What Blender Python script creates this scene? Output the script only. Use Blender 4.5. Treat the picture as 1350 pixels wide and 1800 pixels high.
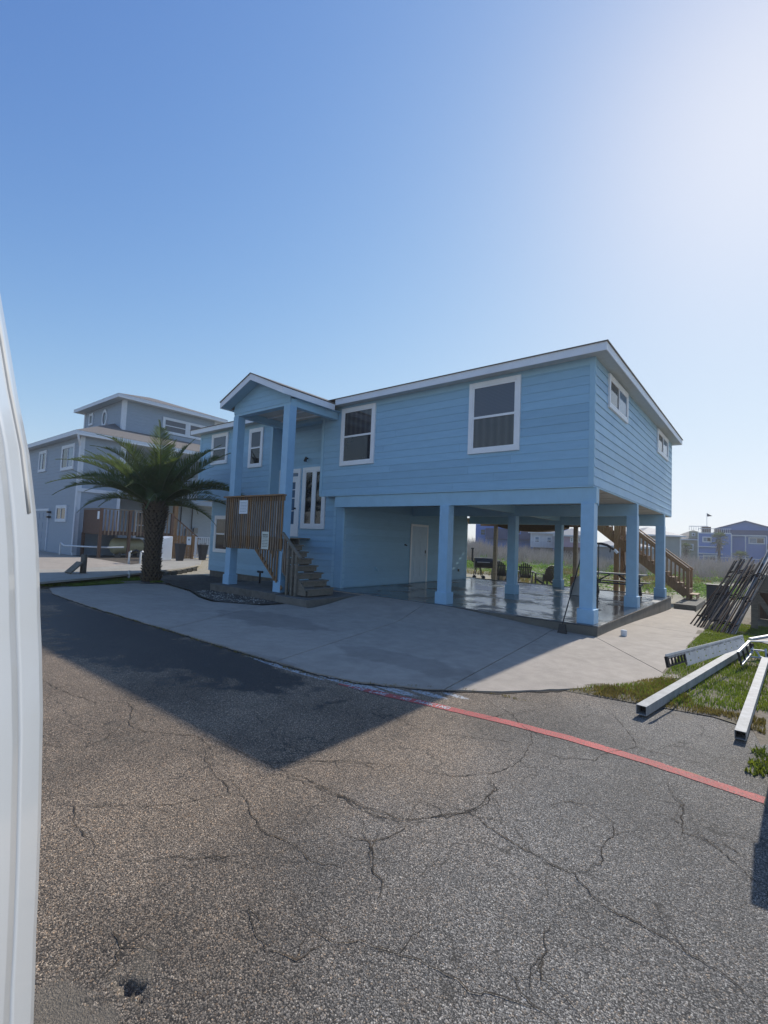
import bpy, bmesh, math, random
from mathutils import Vector, Matrix, noise
R = math.radians
rnd = random.Random(7)
scene = bpy.context.scene
C = scene.collection
for o in list(bpy.data.objects):
    bpy.data.objects.remove(o)

# ------------------------------------------------------------------ camera, world, sun, exposure
CAMP = Vector((2.9983, -10.6494, 1.5595))
Fv = Vector((-0.62968353, 0.7745602, 0.05962503))
Rv = Vector((0.77683358, 0.62833641, 0.04150828))
Uv = Vector((0.00531392, -0.07245581, 0.99735747))
cd = bpy.data.cameras.new('camera'); cam = bpy.data.objects.new('camera', cd); C.objects.link(cam)
M = Matrix.Identity(4)
for i in range(3):
    M[i][0] = Rv[i]; M[i][1] = Uv[i]; M[i][2] = -Fv[i]; M[i][3] = CAMP[i]
cam.matrix_world = M
cd.sensor_fit = 'VERTICAL'; cd.sensor_height = 36; cd.lens = 16.744
cd.clip_start = 0.02; cd.clip_end = 3000
scene.camera = cam

SUN_EL, SUN_AZ = R(38), R(2.7)          # azimuth from +Y towards +X
world = bpy.data.worlds.new('World'); scene.world = world; world.use_nodes = True
wn = world.node_tree; wn.nodes.clear()
wo = wn.nodes.new('ShaderNodeOutputWorld'); wb = wn.nodes.new('ShaderNodeBackground'); sk = wn.nodes.new('ShaderNodeTexSky')
sk.sky_type = 'NISHITA'; sk.sun_disc = False; sk.sun_elevation = SUN_EL; sk.sun_rotation = SUN_AZ
sk.altitude = 0; sk.air_density = 1.0; sk.dust_density = 0.3; sk.ozone_density = 3.0
wb.inputs['Strength'].default_value = 0.13
EXPO = 0.7
# film-like response on the whole sky: gamma, then a soft shoulder so that the glare round the sun does not clip
def wv(op, a, b=None, s_=None):
    n = wn.nodes.new('ShaderNodeVectorMath'); n.operation = op; wn.links.new(a, n.inputs[0])
    if s_ is not None: n.inputs['Scale'].default_value = s_
    elif isinstance(b, tuple): n.inputs[1].default_value = b
    else: wn.links.new(b, n.inputs[1])
    return n.outputs[0]
q0 = wv('SCALE', sk.outputs[0], s_=0.13)
gm_ = wn.nodes.new('ShaderNodeGamma'); gm_.inputs['Gamma'].default_value = 1.65; wn.links.new(q0, gm_.inputs[0])
q1 = wv('MULTIPLY', gm_.outputs[0], (5.4*.92, 5.4*.86, 5.4*1.08))
q2 = wv('DIVIDE', q1, wv('ADD', wv('SCALE', q1, s_=1.02), (1, 1, 1)))
q3 = wv('SCALE', wv('MULTIPLY', q2, (.935, .985, 1.03)), s_=1/(0.13*2**0.6))
wn.links.new(q3, wb.inputs[0]); wn.links.new(wb.outputs[0], wo.inputs[0])
sd = bpy.data.lights.new('sun', 'SUN'); sd.energy = 2.7; sd.angle = R(0.6); sd.color = (1, 0.95, 0.87)
so = bpy.data.objects.new('sun', sd); C.objects.link(so)
sdir = Vector((math.sin(SUN_AZ)*math.cos(SUN_EL), math.cos(SUN_AZ)*math.cos(SUN_EL), math.sin(SUN_EL)))
so.rotation_euler = sdir.to_track_quat('Z', 'Y').to_euler()
so.location = (0, 0, 30)
scene.view_settings.view_transform = 'Standard'; scene.view_settings.look = 'None'
scene.view_settings.exposure = EXPO; scene.view_settings.gamma = 1; scene.view_settings.use_curve_mapping = False
scene.render.engine = 'CYCLES'
scene.cycles.max_bounces = 6

# ------------------------------------------------------------------ materials
def mat(name, col, rough=.6, metal=0, spec=.5, var=.12, nscale=6, bump=0, bscale=40, stretch=None, dirt=None, dirt_amt=0, dscale=1.5, coat=0):
    m = bpy.data.materials.new(name); m.use_nodes = True
    t = m.node_tree; N = t.nodes; L = t.links; b = N['Principled BSDF']
    b.inputs['Roughness'].default_value = rough; b.inputs['Metallic'].default_value = metal
    b.inputs['Specular IOR Level'].default_value = spec
    if coat: b.inputs['Coat Weight'].default_value = coat; b.inputs['Coat Roughness'].default_value = .08
    tc = N.new('ShaderNodeTexCoord'); mp = N.new('ShaderNodeMapping'); L.new(tc.outputs['Object'], mp.inputs[0])
    if stretch: mp.inputs['Scale'].default_value = stretch
    nz = N.new('ShaderNodeTexNoise'); nz.inputs['Scale'].default_value = nscale; nz.inputs['Detail'].default_value = 6; nz.inputs['Roughness'].default_value = .6
    L.new(mp.outputs[0], nz.inputs['Vector'])
    rp = N.new('ShaderNodeMapRange'); rp.inputs['From Min'].default_value = .3; rp.inputs['From Max'].default_value = .7
    rp.inputs['To Min'].default_value = 1-var; rp.inputs['To Max'].default_value = 1+var
    L.new(nz.outputs['Fac'], rp.inputs['Value'])
    ml = N.new('ShaderNodeVectorMath'); ml.operation = 'SCALE'; ml.inputs[0].default_value = col[:3]
    L.new(rp.outputs[0], ml.inputs['Scale'])
    out = ml.outputs[0]
    if dirt:
        n2 = N.new('ShaderNodeTexNoise'); n2.inputs['Scale'].default_value = dscale; n2.inputs['Detail'].default_value = 8; n2.inputs['Roughness'].default_value = .65
        L.new(mp.outputs[0], n2.inputs['Vector'])
        r2 = N.new('ShaderNodeMapRange'); r2.inputs['From Min'].default_value = .5; r2.inputs['From Max'].default_value = .72; r2.inputs['To Max'].default_value = dirt_amt
        L.new(n2.outputs['Fac'], r2.inputs['Value'])
        mx = N.new('ShaderNodeMix'); mx.data_type = 'RGBA'; L.new(r2.outputs[0], mx.inputs['Factor']); L.new(out, mx.inputs[6]); mx.inputs[7].default_value = (*dirt, 1)
        out = mx.outputs[2]
    L.new(out, b.inputs['Base Color'])
    if bump:
        n3 = N.new('ShaderNodeTexNoise'); n3.inputs['Scale'].default_value = bscale; n3.inputs['Detail'].default_value = 4; L.new(mp.outputs[0], n3.inputs['Vector'])
        bp = N.new('ShaderNodeBump'); bp.inputs['Strength'].default_value = bump; bp.inputs['Distance'].default_value = .01
        L.new(n3.outputs['Fac'], bp.inputs['Height']); L.new(bp.outputs[0], b.inputs['Normal'])
    return m
SID = (0.28, 0.485, 0.645)
m_sid = mat('blue_siding_paint', SID, .55, var=.05, nscale=2.5, bump=.12, bscale=25, stretch=(1, 1, 6), dirt=(.30, .52, .66), dirt_amt=.5, dscale=1.2)
m_sidR = mat('blue_siding_paint_patchy', (0.34, 0.54, 0.69), .5, var=.05, nscale=2.5, bump=.12, bscale=25, stretch=(1, 1, 1.6), dirt=(.16, .36, .58), dirt_amt=.55, dscale=.9)
for q_ in (m_sid, m_sidR):          # each board takes paint a little differently
    N_, L_, b_ = q_.node_tree.nodes, q_.node_tree.links, q_.node_tree.nodes['Principled BSDF']
    src_ = b_.inputs['Base Color'].links[0].from_socket
    oi_ = N_.new('ShaderNodeObjectInfo'); mr_ = N_.new('ShaderNodeMapRange'); mr_.inputs['To Min'].default_value = .93; mr_.inputs['To Max'].default_value = 1.06; L_.new(oi_.outputs['Random'], mr_.inputs['Value'])
    vs_ = N_.new('ShaderNodeVectorMath'); vs_.operation = 'SCALE'; L_.new(src_, vs_.inputs[0]); L_.new(mr_.outputs[0], vs_.inputs['Scale']); L_.new(vs_.outputs[0], b_.inputs['Base Color'])
m_beam = mat('blue_trim_paint', (0.32, 0.53, 0.67), .5, var=.05, nscale=4, bump=.05, bscale=30)
m_col = mat('blue_column_paint', (0.29, 0.505, 0.69), .45, var=.06, nscale=5, bump=.05, bscale=30, dirt=(.33, .5, .63), dirt_amt=.3)
m_white = mat('white_trim_paint', (0.86, 0.87, 0.88), .45, var=.03, bump=.04, dirt=(.55, .58, .6), dirt_amt=.25)
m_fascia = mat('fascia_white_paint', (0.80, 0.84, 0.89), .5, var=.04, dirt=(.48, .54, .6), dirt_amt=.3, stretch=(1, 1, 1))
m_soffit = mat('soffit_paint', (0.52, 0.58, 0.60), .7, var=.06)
m_ceil = mat('carport_ceiling_board', (0.62, 0.60, 0.54), .8, var=.1, nscale=2)
m_wood = mat('treated_pine', (0.29, 0.165, 0.075), .7, var=.3, nscale=5, bump=.4, bscale=30, stretch=(8, 8, 1), dirt=(.17, .085, .03), dirt_amt=.6)
m_woodg = mat('weathered_wood', (0.21, 0.18, 0.14), .85, var=.3, nscale=6, bump=.5, bscale=30, stretch=(1, 6, 6), dirt=(.08, .09, .06), dirt_amt=.6)
m_woodbr = mat('red_brown_stained_wood', (0.13, 0.075, 0.05), .8, var=.3, nscale=6, bump=.4, bscale=30, stretch=(8, 8, 1))
m_balg = mat('grey_weathered_pickets', (0.25, 0.185, 0.13), .8, var=.35, nscale=3, bump=.4, bscale=30, stretch=(6, 6, 1), dirt=(.10, .05, .025), dirt_amt=.8, dscale=2)
m_found = mat('foundation_concrete', (0.155, 0.14, 0.118), .9, var=.25, nscale=5, bump=.5, bscale=30, dirt=(.07, .065, .05), dirt_amt=.7)
m_roof = mat('grey_shingles', (0.17, 0.155, 0.145), .9, var=.25, nscale=30, bump=.6, bscale=60)
m_nsid = mat('slate_blue_siding_paint', (0.29, 0.355, 0.43), .6, var=.07, nscale=3, bump=.1, bscale=20, stretch=(1, 1, 5))
m_nwhite = mat('pale_blue_trim_paint', (0.64, 0.69, 0.75), .5, var=.05)
m_black = mat('black_plastic', (0.012, 0.013, 0.016), .45, var=.2)
m_blackm = mat('black_metal', (0.02, 0.02, 0.022), .4, metal=.3, var=.2)
m_navy = mat('dark_navy_painted_wood', (0.02, 0.028, 0.045), .5, var=.2, nscale=8)
m_alu = mat('dull_aluminium', (0.34, 0.34, 0.33), .6, metal=.0, spec=.3, var=.22, nscale=9, bump=.15, bscale=60, dirt=(.22, .21, .19), dirt_amt=.7, dscale=4)
m_alub = mat('bright_aluminium', (0.5, 0.51, 0.52), .45, metal=.3, var=.1, nscale=9, dirt=(.3, .3, .3), dirt_amt=.5, dscale=6)
m_rust = mat('rusty_painted_steel', (0.055, 0.028, 0.02), .75, metal=0, spec=.2, var=.4, nscale=14, bump=.3, dirt=(.16, .06, .025), dirt_amt=.8, dscale=7)
m_rustb = mat('blue_black_steel', (0.016, 0.024, 0.045), .6, metal=0, spec=.3, var=.4, nscale=12, dirt=(.09, .04, .03), dirt_amt=.6, dscale=9)
m_rustk = mat('dark_steel', (0.015, 0.015, 0.017), .65, metal=0, spec=.3, var=.4, nscale=12, dirt=(.10, .05, .03), dirt_amt=.6, dscale=9)
m_van = mat('white_van_paint', (0.52, 0.55, 0.58), .3, var=.02, nscale=1.2, coat=.7)
m_vang = mat('grey_rubber_trim', (0.22, 0.22, 0.22), .5, var=.05)
m_paper = mat('laminated_paper', (0.72, 0.78, 0.84), .35, var=.02)
m_paperg = mat('pale_green_paper', (0.66, 0.70, 0.62), .5, var=.03)
m_ink = mat('faded_ink', (0.28, 0.36, 0.44), .6)
m_inkg = mat('dark_ink', (0.10, 0.12, 0.10), .6)
m_pot = mat('charcoal_planter', (0.035, 0.035, 0.04), .6, var=.15)
m_tank = mat('cream_tank_paint', (0.47, 0.44, 0.27), .45, var=.08, dirt=(.3, .28, .18), dirt_amt=.5)
m_tarp = mat('brown_canvas', (0.10, 0.065, 0.03), .9, var=.3, nscale=8, bump=.3)
m_pvc = mat('white_pvc', (0.72, 0.74, 0.74), .35, var=.04, dirt=(.5, .48, .42), dirt_amt=.4)
m_trunk = mat('palm_trunk_bark', (0.06, 0.042, 0.028), .95, var=.5, nscale=9, bump=1, bscale=30)
m_boot = mat('palm_leaf_base', (0.15, 0.11, 0.07), .9, var=.5, nscale=9, bump=.6, bscale=30, stretch=(6, 6, 1))
def leafmat(name, col, col2, scale=3, trans=.0):
    m = mat(name, col, .5, var=.35, nscale=scale, dirt=col2, dirt_amt=.6, dscale=scale*.7)
    b = m.node_tree.nodes['Principled BSDF']; b.inputs['Specular IOR Level'].default_value = .12; b.inputs['Roughness'].default_value = .75
    if trans:
        N = m.node_tree.nodes; L = m.node_tree.links
        tr = N.new('ShaderNodeBsdfTranslucent'); mx = N.new('ShaderNodeMixShader'); mx.inputs[0].default_value = trans
        bc = b.inputs['Base Color'].links[0].from_socket
        sc = N.new('ShaderNodeVectorMath'); sc.operation = 'MULTIPLY'; sc.inputs[1].default_value = (1.5, 1.5, .7); L.new(bc, sc.inputs[0])
        L.new(sc.outputs[0], tr.inputs[0]); L.new(b.outputs[0], mx.inputs[1]); L.new(tr.outputs[0], mx.inputs[2])
        L.new(mx.outputs[0], N['Material Output'].inputs[0])
    return m
m_frond = leafmat('palm_leaflet', (0.085, 0.12, 0.055), (.18, .18, .085), 2, .3)
m_rachis = mat('palm_leaf_stem', (0.12, 0.13, 0.05), .5, var=.2)
m_grass = leafmat('lawn_grass', (0.135, 0.19, 0.035), (.24, .22, .07), 2.2, .35)
m_dry = leafmat('dry_grass', (0.20, 0.16, 0.07), (.12, .12, .04), 2.5, .3)
m_cover = leafmat('dune_greenery', (0.14, 0.25, 0.035), (.20, .22, .07), .5, .35)
m_brush = mat('bare_twigs', (0.46, 0.39, 0.33), .9, var=.35, nscale=.6, dirt=(.26, .22, .19), dirt_amt=.7, dscale=.3)
m_farpalm = leafmat('far_palm_leaf', (0.07, 0.10, 0.05), (.12, .12, .07), 1, .3)

def glass(name, col, rough=.03):
    m = mat(name, col, rough, var=.15, nscale=1.5, spec=.9)
    b = m.node_tree.nodes['Principled BSDF']; b.inputs['IOR'].default_value = 1.5; b.inputs['Specular IOR Level'].default_value = .5
    return m
m_glass = glass('window_glass', (0.035, 0.05, 0.075))
m_glass2 = glass('dark_window_glass', (0.015, 0.017, 0.022))
m_glassl = glass('bright_window_glass', (0.10, 0.17, 0.26), .02)
m_blind = mat('window_blind', (0.14, 0.155, 0.175), .8, var=.1)

# --- ground materials
def ramp(N, stops):
    r = N.new('ShaderNodeValToRGB'); e = r.color_ramp.elements
    while len(e) < len(stops): e.new(.5)
    for i, (p, c) in enumerate(stops):
        e[i].position = p; e[i].color = (*c, 1) if len(c) == 3 else c
    return r
def nodes(m):
    return m.node_tree.nodes, m.node_tree.links, m.node_tree.nodes['Principled BSDF']
def mk(name):
    m = bpy.data.materials.new(name); m.use_nodes = True; return m
def noise_n(N, L, vec, scale, detail=5, rough=.6, dist=0):
    n = N.new('ShaderNodeTexNoise'); n.inputs['Scale'].default_value = scale; n.inputs['Detail'].default_value = detail
    n.inputs['Roughness'].default_value = rough; n.inputs['Distortion'].default_value = dist; L.new(vec, n.inputs['Vector']); return n.outputs['Fac']
def maprange(N, L, v, a, b, c=0, d=1, smooth=True):
    r = N.new('ShaderNodeMapRange'); r.inputs['From Min'].default_value = a; r.inputs['From Max'].default_value = b
    r.inputs['To Min'].default_value = c; r.inputs['To Max'].default_value = d
    if smooth: r.interpolation_type = 'SMOOTHSTEP'
    L.new(v, r.inputs['Value']); return r.outputs[0]
def mix(N, L, f, a, b, mode='MIX'):
    x = N.new('ShaderNodeMix'); x.data_type = 'RGBA'; x.blend_type = mode
    if isinstance(f, (int, float)): x.inputs['Factor'].default_value = f
    else: L.new(f, x.inputs['Factor'])
    for i, v in ((6, a), (7, b)):
        if isinstance(v, tuple): x.inputs[i].default_value = (*v, 1)
        else: L.new(v, x.inputs[i])
    return x.outputs[2]
def math_n(N, L, op, a, b=None):
    x = N.new('ShaderNodeMath'); x.operation = op
    for i, v in ((0, a), (1, b)):
        if v is None: continue
        if isinstance(v, (int, float)): x.inputs[i].default_value = v
        else: L.new(v, x.inputs[i])
    return x.outputs[0]
def blob(N, L, vec, cx, cy, rx, ry, wob=.35, wscale=1.2):
    # irregular stain mask round (cx, cy): 1 inside, 0 outside
    mp = N.new('ShaderNodeMapping'); mp.inputs['Location'].default_value = (-cx/rx, -cy/ry, 0); mp.inputs['Scale'].default_value = (1/rx, 1/ry, 0)
    L.new(vec, mp.inputs[0])
    ln = N.new('ShaderNodeVectorMath'); ln.operation = 'LENGTH'; L.new(mp.outputs[0], ln.inputs[0])
    nz = noise_n(N, L, vec, wscale, 6, .65)
    w = math_n(N, L, 'MULTIPLY', math_n(N, L, 'SUBTRACT', nz, .5), wob*4)
    return maprange(N, L, math_n(N, L, 'ADD', ln.outputs['Value'], w), 1.08, .80)

def asphalt_mat():
    m = mk('worn_asphalt'); N, L, b = nodes(m)
    tc = N.new('ShaderNodeTexCoord'); V = tc.outputs['Object']
    ds = N.new('ShaderNodeVectorMath'); ds.operation = 'ADD'
    nn = N.new('ShaderNodeTexNoise'); nn.inputs['Scale'].default_value = 60; L.new(V, nn.inputs['Vector'])
    s1 = N.new('ShaderNodeVectorMath'); s1.operation = 'SCALE'; s1.inputs['Scale'].default_value = .012; L.new(nn.outputs['Color'], s1.inputs[0])
    L.new(V, ds.inputs[0]); L.new(s1.outputs[0], ds.inputs[1])
    vo = N.new('ShaderNodeTexVoronoi'); vo.inputs['Scale'].default_value = 140; L.new(ds.outputs[0], vo.inputs['Vector'])
    vo2 = N.new('ShaderNodeTexVoronoi'); vo2.inputs['Scale'].default_value = 260; L.new(ds.outputs[0], vo2.inputs['Vector'])
    # stone colour per cell
    sep = N.new('ShaderNodeSeparateColor'); L.new(vo.outputs['Color'], sep.inputs[0])
    st = ramp(N, [(0, (.06, .058, .055)), (.34, (.115, .110, .102)), (.6, (.165, .155, .142)), (.8, (.225, .21, .188)), (.93, (.28, .26, .235)), (1, (.40, .38, .34))])
    L.new(sep.outputs[0], st.inputs[0])
    tint = ramp(N, [(0, (1, 1, 1)), (.72, (1, 1, 1)), (.86, (1.15, .95, .75)), (1, (.95, 1, 1.08))]); L.new(sep.outputs[1], tint.inputs[0])
    c = mix(N, L, 1.0, st.outputs[0], tint.outputs[0], 'MULTIPLY')
    # dark binder between the stones
    gap = maprange(N, L, vo.outputs['Distance'], .42, .72)
    c = mix(N, L, gap, c, (.028, .026, .024))
    fine = maprange(N, L, noise_n(N, L, V, 330, 2, .5), .35, .65, .82, 1.2)
    fc = N.new('ShaderNodeCombineColor'); [L.new(fine, fc.inputs[i]) for i in range(3)]
    c = mix(N, L, 1.0, c, fc.outputs[0], 'MULTIPLY')
    # older brown-tan sand-filled area towards the near left, greyer to the right
    sx = N.new('ShaderNodeSeparateXYZ'); L.new(V, sx.inputs[0])
    warm = maprange(N, L, math_n(N, L, 'ADD', sx.outputs[0], math_n(N, L, 'MULTIPLY', noise_n(N, L, V, .7, 5), 2.2)), 3.2, 1.2)
    cw = mix(N, L, 1.0, c, (1.60, 1.30, 1.0), 'MULTIPLY')
    cg = mix(N, L, 1.0, c, (1.22, 1.20, 1.16), 'MULTIPLY')
    c = mix(N, L, warm, cg, cw)
    big = maprange(N, L, noise_n(N, L, V, .55, 7, .6), .34, .66, .72, 1.28)
    bc = N.new('ShaderNodeCombineColor'); [L.new(big, bc.inputs[i]) for i in range(3)]
    c = mix(N, L, 1.0, c, bc.outputs[0], 'MULTIPLY')
    sand = maprange(N, L, noise_n(N, L, V, 1.9, 8, .7), .60, .74, 0, .55)
    c = mix(N, L, sand, c, (.16, .135, .10))
    # faint web of hairline cracks
    for sc_, th, am in ((1.15, .008, .75), (3.1, .012, .45)):
        dn_ = N.new('ShaderNodeTexNoise'); dn_.inputs['Scale'].default_value = 5; dn_.inputs['Detail'].default_value = 6; L.new(V, dn_.inputs['Vector'])
        ds_ = N.new('ShaderNodeVectorMath'); ds_.operation = 'SCALE'; ds_.inputs['Scale'].default_value = .32/sc_**.5; L.new(dn_.outputs['Color'], ds_.inputs[0])
        da_ = N.new('ShaderNodeVectorMath'); da_.operation = 'ADD'; L.new(V, da_.inputs[0]); L.new(ds_.outputs[0], da_.inputs[1])
        ve = N.new('ShaderNodeTexVoronoi'); ve.feature = 'DISTANCE_TO_EDGE'; ve.inputs['Scale'].default_value = sc_; L.new(da_.outputs[0], ve.inputs['Vector'])
        e_ = maprange(N, L, ve.outputs['Distance'], th, th*.3, 0, am)
        e_ = math_n(N, L, 'MULTIPLY', e_, maprange(N, L, noise_n(N, L, V, 1.3+sc_*.2, 5, .6), .47, .56))
        c = mix(N, L, e_, c, (.03, .026, .02))
    # sand patch round the pothole and smoother bald patches
    sp = blob(N, L, V, 1.05, -9.98, .32, .22, .35, 5)
    c = mix(N, L, math_n(N, L, 'MULTIPLY', sp, .75), c, (.155, .13, .098))
    sp2 = blob(N, L, V, 1.55, -9.98, .3, .14, .5, 4)
    c = mix(N, L, math_n(N, L, 'MULTIPLY', sp2, .5), c, (.17, .145, .11))
    # damp dark patches near the driveway
    wet = None
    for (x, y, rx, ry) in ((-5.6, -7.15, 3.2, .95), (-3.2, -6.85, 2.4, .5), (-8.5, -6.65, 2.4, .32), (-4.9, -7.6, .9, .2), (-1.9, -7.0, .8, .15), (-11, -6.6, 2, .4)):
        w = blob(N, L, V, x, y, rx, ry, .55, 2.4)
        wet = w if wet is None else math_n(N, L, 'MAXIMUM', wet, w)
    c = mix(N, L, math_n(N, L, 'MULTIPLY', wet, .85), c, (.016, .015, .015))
    # worn white wash beside the driveway edge
    # white band centre follows y = -6.2 (x<-2) to -5.9
    wash = None
    for (x, y, rx, ry) in ((-2.2, -6.31, .8, .05), (-1.3, -6.20, .45, .06), (-.9, -6.13, .4, .07), (-.5, -5.98, .32, .07), (-.15, -5.80, .26, .07), (.12, -5.62, .2, .05)):
        w = blob(N, L, V, x, y, rx, ry, .28, 3.5)
        wash = w if wash is None else math_n(N, L, 'MAXIMUM', wash, w)
    flake = maprange(N, L, noise_n(N, L, V, 26, 6, .7), .40, .55)
    c = mix(N, L, math_n(N, L, 'MULTIPLY', math_n(N, L, 'MULTIPLY', wash, flake), .85), c, (.50, .53, .55))
    L.new(c, b.inputs['Base Color'])
    rr = maprange(N, L, wet, 0, 1, .82, .55); L.new(rr, b.inputs['Roughness']); b.inputs['Specular IOR Level'].default_value = .45
    # relief
    h = math_n(N, L, 'SUBTRACT', 1.0, vo.outputs['Distance'])
    h2 = math_n(N, L, 'MULTIPLY', math_n(N, L, 'SUBTRACT', 1.0, vo2.outputs['Distance']), .35)
    h3 = math_n(N, L, 'MULTIPLY', noise_n(N, L, V, 22, 5, .6), 1.2)
    hh = math_n(N, L, 'ADD', math_n(N, L, 'ADD', h, h2), h3)
    bp = N.new('ShaderNodeBump'); bp.inputs['Strength'].default_value = .8; bp.inputs['Distance'].default_value = .004
    L.new(hh, bp.inputs['Height']); L.new(bp.outputs[0], b.inputs['Normal'])
    return m
m_asph = asphalt_mat()

def concrete_mat(name, base, dark, light, wetmask=False, rough=.85):
    m = mk(name); N, L, b = nodes(m)
    tc = N.new('ShaderNodeTexCoord'); V = tc.outputs['Object']
    c = ramp(N, [(0, dark), (.5, base), (1, light)])
    n1 = maprange(N, L, noise_n(N, L, V, 1.1, 9, .68, .2), .12, .88); L.new(n1, c.inputs[0])
    st = maprange(N, L, noise_n(N, L, V, 4.5, 8, .7),   .3, .75, .90, 1.08)
    cc = N.new('ShaderNodeCombineColor'); [L.new(st, cc.inputs[i]) for i in range(3)]
    col = mix(N, L, 1.0, c.outputs[0], cc.outputs[0], 'MULTIPLY')
    gr = maprange(N, L, noise_n(N, L, V, 160, 3, .6), .3, .7, .86, 1.14)
    cg = N.new('ShaderNodeCombineColor'); [L.new(gr, cg.inputs[i]) for i in range(3)]
    col = mix(N, L, 1.0, col, cg.outputs[0], 'MULTIPLY')
    # hairline stains
    mp = N.new('ShaderNodeMapping'); mp.inputs['Scale'].default_value = (1, .25, 1); mp.inputs['Rotation'].default_value = (0, 0, .5); L.new(V, mp.inputs[0])
    s2 = maprange(N, L, noise_n(N, L, mp.outputs[0], 2.6, 9, .75, .8), .60, .74, 0, .4)
    col = mix(N, L, s2, col, tuple(x*.55 for x in dark))
    if name == 'driveway_concrete':
        for (x, y, rx, ry, k_) in ((-4.6, -4.3, .8, .28, .35), (-9.3, -4.9, .28, .07, .6), (-2.6, -3.4, .9, .35, .3), (-1.3, -1.8, 1.4, .4, .28), (-5.2, -1.2, 1.6, .6, .4), (-10.8, -5.6, 1.4, .25, .5), (1.2, -1.2, .5, .18, .15)):
            col = mix(N, L, math_n(N, L, 'MULTIPLY', blob(N, L, V, x, y, rx, ry, .4, 2.2), k_), col, (.12, .105, .09))
    if wetmask:
        w = maprange(N, L, noise_n(N, L, V, .75, 6, .55, .3), .36, .50)
        w2 = maprange(N, L, noise_n(N, L, V, .75, 3, .5, .3), .47, .53)
        col = mix(N, L, w, col, (.085, .09, .092))
        L.new(maprange(N, L, w, 0, 1, .42, .15), b.inputs['Roughness'])
        b.inputs['Specular IOR Level'].default_value = .5
        bump = math_n(N, L, 'MULTIPLY', noise_n(N, L, V, 3.2, 4, .5), math_n(N, L, 'SUBTRACT', 1.05, math_n(N, L, 'MULTIPLY', w2, .8)))
        bp = N.new('ShaderNodeBump'); bp.inputs['Strength'].default_value = .22; bp.inputs['Distance'].default_value = .05
        L.new(bump, bp.inputs['Height']); L.new(bp.outputs[0], b.inputs['Normal'])
    else:
        b.inputs['Roughness'].default_value = rough
        bp = N.new('ShaderNodeBump'); bp.inputs['Strength'].default_value = .25; bp.inputs['Distance'].default_value = .008
        L.new(noise_n(N, L, V, 60, 6, .7), bp.inputs['Height']); L.new(bp.outputs[0], b.inputs['Normal'])
    L.new(col, b.inputs['Base Color'])
    return m
m_conc = concrete_mat('driveway_concrete', (.38, .325, .265), (.315, .27, .22), (.43, .37, .305))
m_slab = concrete_mat('wet_slab_concrete', (.17, .18, .18), (.12, .13, .135), (.22, .225, .22), True)
m_walk = concrete_mat('pale_walkway_concrete', (.36, .335, .285), (.28, .26, .22), (.42, .39, .34))
m_stepc = concrete_mat('old_step_concrete', (.17, .155, .13), (.10, .09, .08), (.22, .205, .18))
m_block = mat('concrete_block_wall', (0.17, 0.155, 0.125), .9, var=.25, nscale=6, bump=.6, bscale=40, dirt=(.07, .065, .05), dirt_amt=.8, dscale=3)

def ground_mat():
    m = mk('sandy_dune_ground'); N, L, b = nodes(m)
    tc = N.new('ShaderNodeTexCoord'); V = tc.outputs['Object']
    n1 = noise_n(N, L, V, .16, 9, .66, .4)
    c = ramp(N, [(0, (.06, .10, .02)), (.42, (.085, .12, .03)), (.50, (.21, .18, .095)), (.60, (.36, .32, .235)), (1, (.40, .36, .28))]); L.new(n1, c.inputs[0])
    sxy = N.new('ShaderNodeSeparateXYZ'); L.new(V, sxy.inputs[0])
    near = maprange(N, L, math_n(N, L, 'ADD', sxy.outputs[1], math_n(N, L, 'MULTIPLY', noise_n(N, L, V, .5, 6, .6), 9)), 26, 20)
    gz = math_n(N, L, 'ADD', n1, math_n(N, L, 'MULTIPLY', near, .13)); L.new(gz, c.inputs[0])
    g = maprange(N, L, noise_n(N, L, V, 14, 6, .7), .3, .7, .7, 1.25)
    cg = N.new('ShaderNodeCombineColor'); [L.new(g, cg.inputs[i]) for i in range(3)]
    col = mix(N, L, 1.0, c.outputs[0], cg.outputs[0], 'MULTIPLY')
    L.new(col, b.inputs['Base Color']); b.inputs['Roughness'].default_value = .95
    bp = N.new('ShaderNodeBump'); bp.inputs['Strength'].default_value = .8; bp.inputs['Distance'].default_value = .05
    L.new(noise_n(N, L, V, 9, 6, .7), bp.inputs['Height']); L.new(bp.outputs[0], b.inputs['Normal'])
    return m
m_ground = ground_mat()
m_soil = mat('mulch_soil', (0.075, 0.06, 0.045), .95, var=.5, nscale=18, bump=1, bscale=35, dirt=(.17, .15, .11), dirt_amt=.8, dscale=12)
m_soil2 = mat('sandy_soil', (0.20, 0.165, 0.12), .95, var=.35, nscale=14, bump=.8, bscale=35, dirt=(.09, .09, .04), dirt_amt=.7, dscale=3)
m_red = mk('worn_red_kerb_paint')
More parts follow.
